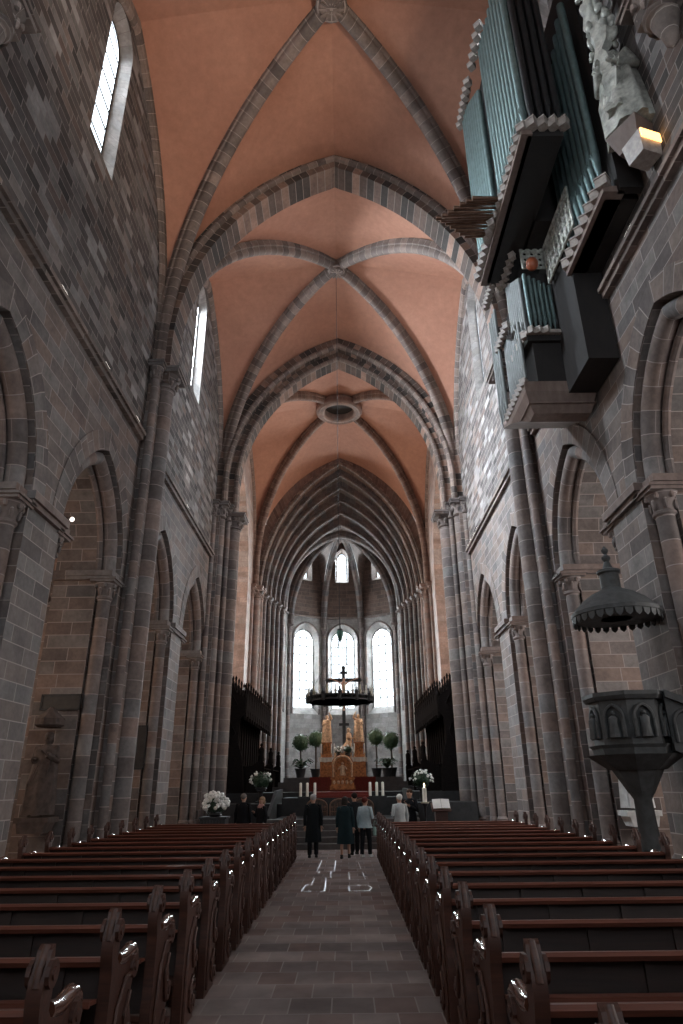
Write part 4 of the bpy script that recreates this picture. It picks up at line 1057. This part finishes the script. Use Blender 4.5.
# ------------------------------------------------------------------ choir stalls
for s, sd in ((-1,'left'), (1,'right')):
    r_ = empty('choir_stall', (s*5.2, 32.2, 1.7), 0, 'tall dark carved choir stall with pinnacled canopy along the %s side of the choir' % sd, 'choir stall')
    def bx(mb, a, b_, y0, y1, z0, z1): a, b_ = sorted((s*a, s*b_)); mb.box(a, b_, y0, y1, z0, z1)
    mb = MB(); bx(mb, .15,.30, 0,11,0,4.5)
    for i in range(13): bx(mb, .08,.16, i*.9-.03+.1,i*.9+.03+.1,0,4.4)
    mb.build('back_panel', M['stall'], r_)
    mb = MB(); pr = [(s*.3,0), (s*.3,4.6), (s*.05,4.9), (s*-.1,4.5), (s*-.55,4.2), (s*-.6,3.6), (s*-.35,3.2), (s*-.3,2.2), (s*-.5,1.6), (s*-.6,.9), (s*-.65,0)]
    mb.prism(pr, -.1, .02, 'y')
    for z in (.5,1.4,2.4,3.4): mb.tube([(s*-.1,-.12,z), (s*-.1,-.08,z)], .18, 12)
    for pth in ([(.2,.2),(.1,1.2),(-.2,1.5)], [(.2,1.9),(-.15,2.6),(.15,3.2)], [(.2,3.4),(-.2,3.9),(.1,4.4)]): mb.tube([(s*a,-.12,z) for a, z in pth], .04, 6)
    mb.build('end_panel', M['stall'], r_)
    mb = MB(); bx(mb, -.55,.3, 0,11,3.55,3.75); bx(mb, -.6,-.5, 0,11,3.4,3.85); 
    for i in range(12):
        y = .05+i*.9
        g = [(y,3.2),(y+.08,3.2),(y+.18,3.5),(y+.45,3.72),(y+.72,3.5),(y+.82,3.2),(y+.9,3.2),(y+.9,3.9),(y+.45,4.75),(y,3.9)]
        a, b_ = sorted((s*-.62, s*-.52)); mb.prism(g, a, b_, 'x')
        a, b_ = sorted((s*.1, s*.2)); mb.prism([(y,4.4),(y+.9,4.4),(y+.9,4.7),(y+.45,5.1),(y,4.7)], a, b_, 'x')
        for q in range(3): mb.ball((s*-.57, y+.2+q*.1, 4.2+q*.2), .05); mb.ball((s*-.57, y+.7-q*.1, 4.2+q*.2), .05)
    mb.build('canopy', M['stall'], r_)
    for i in range(13):
        y = .05+i*.9; mb = MB(); h = 5.45 if i else 5.3
        m4 = [(-.07,-.07),(.07,-.07),(.07,.07),(-.07,.07)]
        x = s*-.55; x2 = s*.1
        for xx, hh in ((x, h-.35), (x2, h)):
            mb.box(xx-.06,xx+.06,y-.06,y+.06,3.3,hh-.7); mb.lathe([(.1,hh-.7),(.1,hh-.62),(.05,hh-.5),(.06,hh-.42),(.035,hh-.3),(.05,hh-.22),(.06,hh-.12),(.01,hh)], xx, y, 8)
        mb.build('pinnacle', M['stall'], r_)
    for i in range(12):
        y = .1+i*.9; mb = MB(); bx(mb, -.45,.15,y,y+.8,.42,.5); bx(mb,-.55,.12,y-.06,y,0,1.15); mb.tube([(s*-.55,y-.03,1.15),(s*.1,y-.03,1.25)], .06, 8); mb.build('seat', M['stall'], r_)
    r_ = empty('choir_bench', (s*4.0, 33.2, 1.7), 0, 'low dark front row of choir stalls on the %s with carved end figures' % sd, 'choir stall')
    mb = MB(); bx(mb, .05,.15,0,8.4,0,1.05); bx(mb,-.15,.2,0,8.4,1.05,1.12); bx(mb,.15,.6,0,8.4,.4,.46); mb.build('desk', M['stall'], r_)
    for y in (0, 4.1, 8.4):
        mb = MB(); mb.prism([(s*-.25,0),(s*-.25,1.3),(s*-.1,1.5),(s*.3,1.2),(s*.6,1.15),(s*.6,0)], y-.06, y+.06, 'y')
        mb.loft([(s*-.1,y,1.4,.14,.12),(s*-.1,y,1.7,.11,.09),(s*-.1,y,1.95,.13,.09),(s*-.1,y,2.05,.05,.05)], 12, .1, 6); mb.ball((s*-.1,y,2.13), .08); mb.build('bench_end', M['stall'], r_)
# ------------------------------------------------------------------ pulpit and canopy (right pillar)
px_, py_ = 5.55, 12.85
def octo(r, rot=PI/8): return [(px_+r*math.cos(rot+PI/4*i), py_+r*math.sin(rot+PI/4*i)) for i in range(8)]
r_ = empty('pulpit', (0,0,0), 0, 'dark carved stone pulpit with arched niches on a column by the right pillar', 'pulpit')
mb = MB(); mb.frustum(octo(.68), 2.62, octo(.68), 3.42); mb.build('basket', M['darkstone'], r_)
mb = MB(); mb.frustum(octo(.74), 3.40, octo(.79), 3.47); mb.frustum(octo(.79), 3.47, octo(.79), 3.54); mb.build('parapet_rail', M['darkstone'], r_)
mb = MB(); mb.frustum(octo(.73), 2.55, octo(.79), 2.62); mb.frustum(octo(.71), 2.45, octo(.74), 2.56); mb.frustum(octo(.5), 2.2, octo(.86), 2.45); mb.frustum(octo(.22), 1.8, octo(.45), 2.2); mb.build('corbel', M['darkstone'], r_)
def niche(x, y, z0, nx, ny, w=.2, h=.56, fig=True):
    """arched niche frame on the plane facing (nx,ny)"""
    t = Vector((-ny, nx, 0)); N = Vector((nx, ny, 0)); p0 = Vector((x, y, 0)); mb = MB()
    o = arch_outline(0, w, z0, z0+h*.6, z0+h, 8)
    mb.sweep([tuple(p0+t*a+N*.03+Vector((0,0,z))) for a, z in o], tuple(-N), circ(.035, 6))
    for q in (-1, 1): mb.tube([tuple(p0+t*q*(w+.0)+N*.05+Vector((0,0,z0))), tuple(p0+t*q*w+N*.05+Vector((0,0,z0+h*.55)))], .035, 8)
    o = mb.build('niche', M['darkstone'], r_, smooth=40)
    if fig:
        mb = MB(); c = p0+N*.05; mb.loft([(c.x,c.y,z0,.10,.10),(c.x,c.y,z0+.2,.08,.08),(c.x,c.y,z0+.33,.09,.08),(c.x,c.y,z0+.38,.03,.03)], 12, .1, 6); mb.ball((c.x,c.y,z0+.42), .045); mb.build('relief_figure', M['darkstone'], o, smooth=50)
for i in range(8):
    a = PI/4*i; nx, ny = math.cos(a), math.sin(a)
    if nx > .8 : continue
    d = .68*math.cos(PI/8); niche(px_+nx*d, py_+ny*d, 2.74, nx, ny, .17)
mb = MB(); mb.lathe([(.2,.25),(.19,.6),(.16,1.7),(.24,1.84)], px_, py_, 10); mb.lathe([(.34,0),(.34,.12),(.26,.2),(.2,.26)], px_, py_, 8); mb.build('column', M['darkstone'], r_, smooth=40)
# stair parapet, descending beside the pillar towards the aisle
mb = MB(); P0 = Vector((px_+.45, py_-.62, 0)); P1 = Vector((px_+2.6, py_-.9, 0)); dz = .95
dn = (P1-P0).normalized(); pn = Vector((-dn.y, dn.x, 0))
def slab(z0a, z1a, off0, off1):
    vs_ = [P0+pn*off0+Vector((0,0,z0a)), P1+pn*off0+Vector((0,0,z0a-dz)), P1+pn*off0+Vector((0,0,z1a-dz)), P0+pn*off0+Vector((0,0,z1a))]
    vs_ += [v+pn*(off1-off0) for v in vs_]
    mb.add(vs_, [(0,1,2,3), (7,6,5,4), (0,4,5,1), (3,2,6,7), (1,5,6,2), (0,3,7,4)])
slab(2.6, 3.45, 0, .12); slab(3.42, 3.55, -.07, .19); slab(2.5, 2.64, -.06, .19)
so = mb.build('stair_parapet', M['darkstone'], r_)
for i in range(4):
    f = (i+.5)/4; p = P0+(P1-P0)*f; niche(p.x, p.y, 2.76-dz*f, -pn.x if pn.y > 0 else pn.x, -abs(pn.y), .19, .54, False)
r_ = empty('pulpit_canopy', (5.62, 12.75, 0), 0, 'dark domed sounding board with scalloped fringe hanging above the pulpit', 'canopy')
mb = MB(); mb.lathe([(.80,5.0),(.86,5.05),(.86,5.12),(.78,5.2),(.62,5.36),(.42,5.5),(.25,5.58),(.19,5.62)], 0, 0, 24); mb.lathe([(.80,5.02),(.3,5.0),(.02,5.0)],0,0,24); mb.build('dome', M['darkstone'], r_, smooth=35)
mb = MB()
for i in range(30):
    a = 2*PI*i/30; mb.prism([(-.075,.0),(.075,.0),(.06,-.1),(0,-.15),(-.06,-.1)], -.012,.012,'y', Matrix.Translation((.83*math.cos(a),.83*math.sin(a),5.04)) @ Matrix.Rotation(a+PI/2,4,'Z'))
mb.build('fringe', M['darkstone'], r_)
mb = MB(); mb.lathe([(.19,5.6),(.19,5.92),(.23,5.95),(.23,6.0),(.1,6.06),(.05,6.2),(.09,6.26),(.09,6.3),(.03,6.36),(.07,6.42),(.07,6.46),(.01,6.54)], 0, 0, 14); mb.build('finial', M['darkstone'], r_, smooth=35)
mb = MB(); mb.tube([(0.3,0.1,5.4),(.82,.3,5.4)], .04, 6); mb.build('wall_bracket', M['iron'], r_)
# ------------------------------------------------------------------ side statues and plaques
def monument(x, y, z, mat, label, s):
    r_ = statue('wall_statue', (x, y, z+.35), PI, 2.0, mat, label, ('chest','front')); 
    k_ = 1/r_.scale[0]
    mb = MB(); mb.box(-.42*k_,.42*k_,-.32*k_,.32*k_,-.12*k_,0); mb.frustum([(-.3*k_,-.2*k_),(.3*k_,-.2*k_),(.3*k_,.3*k_),(-.3*k_,.3*k_)], -.35*k_, [(-.36*k_,-.3*k_),(.36*k_,-.3*k_),(.36*k_,.3*k_),(-.36*k_,.3*k_)], -.12*k_); mb.build('console', mat, r_)
    mb = MB(); mb.lathe([(.3*k_,2.1*k_),(.38*k_,2.15*k_),(.38*k_,2.3*k_),(.2*k_,2.45*k_),(.05*k_,2.6*k_)], 0, .1*k_, 8); mb.build('canopy', mat, r_)
monument(7.35, 17.5, 1.0, M['white_stone'], 'pale stone statue on a console seen behind the pulpit column', 1)
monument(-7.46, 17.5, 1.0, M['relief'], 'weathered saint statue with canopy on the left pier, under the dark plaque', -1)
def plaque(x0, x1, y, z0, z1, label, rows=4):
    r_ = empty('wall_plaque', ((x0+x1)/2, y, z0), 0, label, 'plaque'); w_ = (x1-x0)/2; h = z1-z0
    mb = MB(); mb.box(-w_,w_,-.05,.02,0,h); mb.build('board', M['plaque'], r_)
    mb = MB(); mb.box(-w_-.03,w_+.03,-.07,-.0,-.03,.02); mb.box(-w_-.03,w_+.03,-.07,0,h-.02,h+.03); mb.box(-w_-.03,-w_+.02,-.07,0,0,h); mb.box(w_-.02,w_+.03,-.07,0,0,h); mb.build('frame', M['iron'], r_)
plaque(-7.95, -6.95, 17.88, 3.95, 4.3, 'dark oblong plaque above the statue on the left pier')
plaque(-7.4, -6.9, 24.1, 2.6, 4.0, 'dark upright panel on the second left pillar')
# ------------------------------------------------------------------ small lamps
def flood(x, y, z, s, lab):
    r_ = empty('wall_floodlight', (x, y, z), 0, lab, 'lamp', 'small lamps on the string courses')
    mb = MB(); mb.box(-.05,.05,-.2,.2,0,.05); mb.build('housing', M['iron'], r_)
    mb = MB(); mb.tube([(-s*.04,-.17,.07),(-s*.04,.17,.07)], .02, 8); mb.build('bulb', M['tube_light'], r_)
for y, l in ((11.85,'nearest on the left'), (14.8,'middle one of the near left bay'), (17.6,'beside the first left pier'), (24.6,'in the far left bay')):
    flood(-6.33, y, 12.68, -1, 'small tube lamp on the left string course, '+l)
flood(6.33, 10.3, 12.68, 1, 'small tube lamp on the right string course under the organ')
for i in range(4): flood(6.33, 27.5+i*.75, 12.68, 1, 'small tube lamp on the far right string course, %s from the choir' % ('fourth','third','second','first')[i])
r_ = empty('spotlight', (-6.4, 13.9, 7.85), 0, 'small bright spotlight on an arm at the left pillar top', 'lamp')
mb = MB(); mb.tube([(-.1,0,-.02),(.0,.1,.05),(.06,.35,.1)], .012, 6); mb.build('arm', M['iron'], r_); mb = MB(); mb.ball((.06,.4,.1), .055); mb.build('lamp_head', M['tube_light'], r_)
r_ = empty('box_lamp', (6.16, 8.95, 13.15), .3, 'square lamp housing glowing orange on top beside the organ', 'lamp')
mb = MB(); mb.frustum([(-.22,-.2),(.22,-.2),(.22,.2),(-.22,.2)], 0, [(-.26,-.24),(.26,-.24),(.26,.24),(-.26,.24)], .5); mb.build('housing', M['tooth'], r_)
mb = MB(); mb.box(-.24,.24,-.27,-.24,.28,.5); mb.build('lit_panel', M['warm_light'], r_)
# ------------------------------------------------------------------ organ
org = empty('pipe_organ', (0,0,0), 0, 'large dark organ with silvery pipes and zigzag mouldings high on the right wall', 'organ')
def pipes(pts, z, hs, r, mat, foot=.45, face=(-1,0)):
    for i, (x, y) in enumerate(pts):
        h = hs[i] if isinstance(hs, (list, tuple)) else hs
        mb = MB(); mb.lathe([(r*.22,z),(r*.25,z+.02),(r,z+foot),(r,z+foot+h),(r*.85,z+foot+h),(r*.8,z+foot+h-.1)], x, y, 10)
        fx, fy = face
        mb.obox((x+fx*r*.9, y+fy*r*.9, z+foot+.1), r*1.1 if fy else .02, r*1.1 if fx else .02, .16)
        mb.build('pipe', mat, org, smooth=40)
def teeth(pts, z, s=.19, h=.16, rz=PI/4):
    for x, y in pts:
        mb = MB(); mb.obox((x, y, z), s, s, h, rz); mb.obox((x, y, z+h*.5+.02), s*1.15, s*1.15, .04, rz); mb.build('tooth_moulding', M['tooth'], org)
def lin(a, b_, n): return [a+(b_-a)*i/(n-1) for i in range(n)] if n > 1 else [a]
def body(name, boxes, mat='organ_case', smooth=False):
    mb = MB()
    for b_ in boxes: mb.box(*b_)
    return mb.build(name, M[mat], org)
W = .17
# A: upper main case
body('main_case', [(4.42+W,4.95+W,10.05,14.5,15.43,21.9), (4.2+W,5.0+W,9.95,14.5,15.2,15.42), (4.95+W,6.2+W,12.3,14.5,15.2,24.3)])
pipes([(4.22+W, y) for y in lin(10.05,12.2,10)], 15.55, [6.0,5.9,5.8,5.7,5.6,5.6,5.7,5.8,5.9,6.0], .095, M['pipe'])
pipes([(4.12+W, y) for y in lin(12.6,14.4,9)], 15.55, [4.6,4.8,5.0,5.2,5.4,5.6,5.7,5.8,5.85], .085, M['pipe'])
pipes([(x+W, 9.92) for x in lin(4.35,4.95,4)], 15.6, [5.2,5.5,5.8,6.1], .08, M['iron'], face=(0,-1))  # end pipes in shade: the shade is put into a dark material
teeth([(x+W, 9.86) for x in lin(4.3,5.0,4)], 15.44, .2, .2)
teeth([(4.1+W, y) for y in lin(9.95,12.3,10)], 15.42); teeth([(4.0+W, y) for y in lin(12.6,14.5,8)], 15.42)
teeth([(4.02+W, y) for y in lin(13.2,14.6,7)], 21.9); teeth([(4.05+W, y) for y in lin(11.6,12.7,5)], 21.9)
mb = MB(); mb.prism([(9.9,15.2),(14.6,15.2),(14.6,15.36),(9.9,15.36)], 4.05+W, 4.3+W, 'x'); mb.build('sill', M['organ_wood'], org)
# en chamade trumpets
for i in range(13):
    y = 11.95+i*.10; l = 1.8-.14*abs(i-6); zz = 15.62+.03*math.sin(i)
    mb = MB(); mb.tube([(4.35+W,y,zz),(4.35+W-l*.3,y,zz),(4.35+W-l,y,zz)], [.03,.035,.062], 10); mb.tube([(4.35+W-l,y,zz),(4.35+W-l-.02,y,zz)], .068, 10); mb.build('trumpet_pipe', M['copper'], org, smooth=40)
# B: tall recessed flat near the wall
body('wall_case', [(5.85+W,6.3,9.78,14.5,13.37,21.5), (5.75+W,6.24+W,9.6,9.77,13.2,21.5)])
pipes([(5.68+W-.1, y) for y in lin(9.95,11.9,9)], 13.65, [5.4,5.2,5.0,4.8,4.6,4.4,4.2,4.0,3.8], .1, M['pipe'], .8)
teeth([(5.5+W, y) for y in lin(9.75,12.0,8)], 13.45, .24, .22)
body('side_beam', [(5.45+W,5.9+W,9.7,12.1,13.2,13.36)], 'organ_wood')
# underbody
mb = MB(); mb.prism([(9.9,13.2),(12.0,13.2),(12.0,10.75),(14.6,10.75),(14.6,15.1),(12.2,15.1),(12.2,13.35),(9.9,13.35)], 5.55+W, 6.25+W, 'x'); mb.build('underbody', M['organ_case'], org)
# lattice screens
def lattice(p, q, z0, z1, nu, nv, name='fretwork'):
    P, Q = Vector(p), Vector(q); d = (Q-P); mb = MB()
    for i in range(nu+1):
        a = P+d*i/nu; mb.tube([(a.x,a.y,z0),(a.x,a.y,z1)], .03, 5)
    for j in range(nv+1):
        z = z0+(z1-z0)*j/nv; mb.tube([(P.x,P.y,z),(Q.x,Q.y,z)], .03, 5)
    for i in range(nu):
        for j in range(nv):
            c = P+d*(i+.5)/nu; zc = z0+(z1-z0)*(j+.5)/nv; ru = d.length/nu*.36; e = d.normalized()
            pts = [(c.x+e.x*ru*math.cos(t), c.y+e.y*ru*math.cos(t), zc+(z1-z0)/nv*.38*math.sin(t)) for t in [2*PI*k_/8 for k_ in range(9)]]
            mb.tube(pts, .028, 5)
    mb.build(name, M['silver'], org, smooth=40)
lattice((4.85+W,13.25,0),(5.62+W,13.25,0), 14.55, 15.5, 4, 5)
lattice((5.42+W,11.2,0),(5.42+W,13.1,0), 13.9, 15.1, 8, 4)
# C: lower positive case
body('positive_case', [(4.85+W,6.24+W,13.4,15.6,11.1,14.5), (4.7+W,6.24+W,13.3,15.6,12.25,12.5)])
body('ledge', [(4.68+W,6.24+W,13.2,13.5,12.42,12.52)], 'tooth')
pipes([(x+W,13.28) for x in lin(4.85,5.45,6)], 12.56, [1.5,1.42,1.34,1.26,1.18,1.1], .055, M['pipe'], .3, (0,-1))
teeth([(x+W,13.2) for x in lin(4.8,5.2,3)], 12.47, .12, .14)
pipes([(4.76+W,y) for y in lin(13.45,14.5,8)], 12.56, [1.5,1.6,1.7,1.8,1.9,2.0,2.1,2.2], .05, M['pipe_pale'], .3)
teeth([(4.68+W,y) for y in lin(13.4,14.6,6)], 12.46, .15); teeth([(4.66+W,y) for y in lin(13.4,14.7,6)], 15.1, .15)
pipes([(4.62+W,y) for y in lin(13.6,14.9,9)], 11.2, [1.5,1.4,1.35,1.3,1.4,1.55,1.7,1.85,2.0], .05, M['pipe_pale'], .35)
teeth([(4.52+W,y) for y in lin(13.5,15.1,8)], 11.1, .15); teeth([(4.5+W,y) for y in lin(14.2,15.2,6)], 13.4, .15); teeth([(4.42+W,y) for y in lin(14.7,15.6,6)], 15.3, .16)
pipes([(4.5+W,y) for y in lin(15.1,15.7,4)], 11.2, 3.2, .05, M['pipe_pale'], .35)
mb = MB(); 
def rc(x0,x1,y0,y1): return [(x0,y0),(x1,y0),(x1,y1),(x0,y1)]
mb.frustum(rc(4.7+W,6.1+W,13.6,14.0), 10.3, rc(4.6+W,6.15+W,13.5,14.3), 10.5); mb.frustum(rc(4.6+W,6.15+W,13.5,14.3), 10.5, rc(4.5+W,6.24+W,13.38,14.9), 10.8); mb.frustum(rc(4.5+W,6.24+W,13.38,14.9), 10.8, rc(4.5+W,6.24+W,13.4,15.7), 11.1)
mb.box(4.56+W,6.2+W,13.44,14.3,10.5,10.54); mb.build('corbel', M['organ_wood'], org)
mb = MB(); mb.ball((5.05+W,13.1,14.55), .16, .16, .2, 12, 8); mb.build('sphere_ornament', plain('red_lacquer', (.35,.09,.04), .4), org, smooth=60)
# carved figure column by the wall
r_ = statue('carved_figure', (6.12, 9.1, 14.1), PI/2+.5, 2.6, M['silver'], 'tall weathered silver carved figure standing beside the organ', ('front','chest'))
k_ = 1/r_.scale[0]
mb = MB(); rr_ = random.Random(3)
mb.loft([(.05*math.sin(q*1.1), .16+.04*math.cos(q*1.7), .3+q*.16, .13+.05*math.sin(q*2.1), .10+.03*math.cos(q*1.3)) for q in range(26)], 16, .22, 5, power=0)
for q in range(70):
    z = rr_.uniform(1.6, 4.3); a = rr_.uniform(0, 2*PI)
    mb.ball((math.cos(a)*.17, .12+math.sin(a)*.12, z), rr_.uniform(.04,.10), rr_.uniform(.04,.08), rr_.uniform(.05,.16), 8, 5)
mb.build('foliage_carving', M['silver'], r_, smooth=70)
mb = MB(); mb.frustum([(-.15,-.15),(.15,-.15),(.15,.15),(-.15,.15)], -.35, [(-.24,-.24),(.24,-.24),(.24,.24),(-.24,.24)], 0); mb.build('console', M['organ_wood'], r_)
# ------------------------------------------------------------------ camera
sc = bpy.context.scene
cam = bpy.data.cameras.new('camera'); co = bpy.data.objects.new('camera', cam); C.objects.link(co)
cam.sensor_fit = 'VERTICAL'; cam.sensor_height = 24; cam.lens = 645/1024*24; cam.clip_start = .05; cam.clip_end = 200
co.location = (CX, 0, HC)
rot = Matrix.Rotation(math.radians(.13), 4, 'Z') @ Matrix.Rotation(math.radians(90+22.94), 4, 'X') @ Matrix.Rotation(math.radians(-.67), 4, 'Z')
co.rotation_euler = rot.to_euler()
sc.camera = co
vs = sc.view_settings; sc.display_settings.display_device = 'sRGB'; vs.view_transform = 'Standard'; vs.look = 'None'; vs.gamma = 1; vs.exposure = 0; vs.use_curve_mapping = False
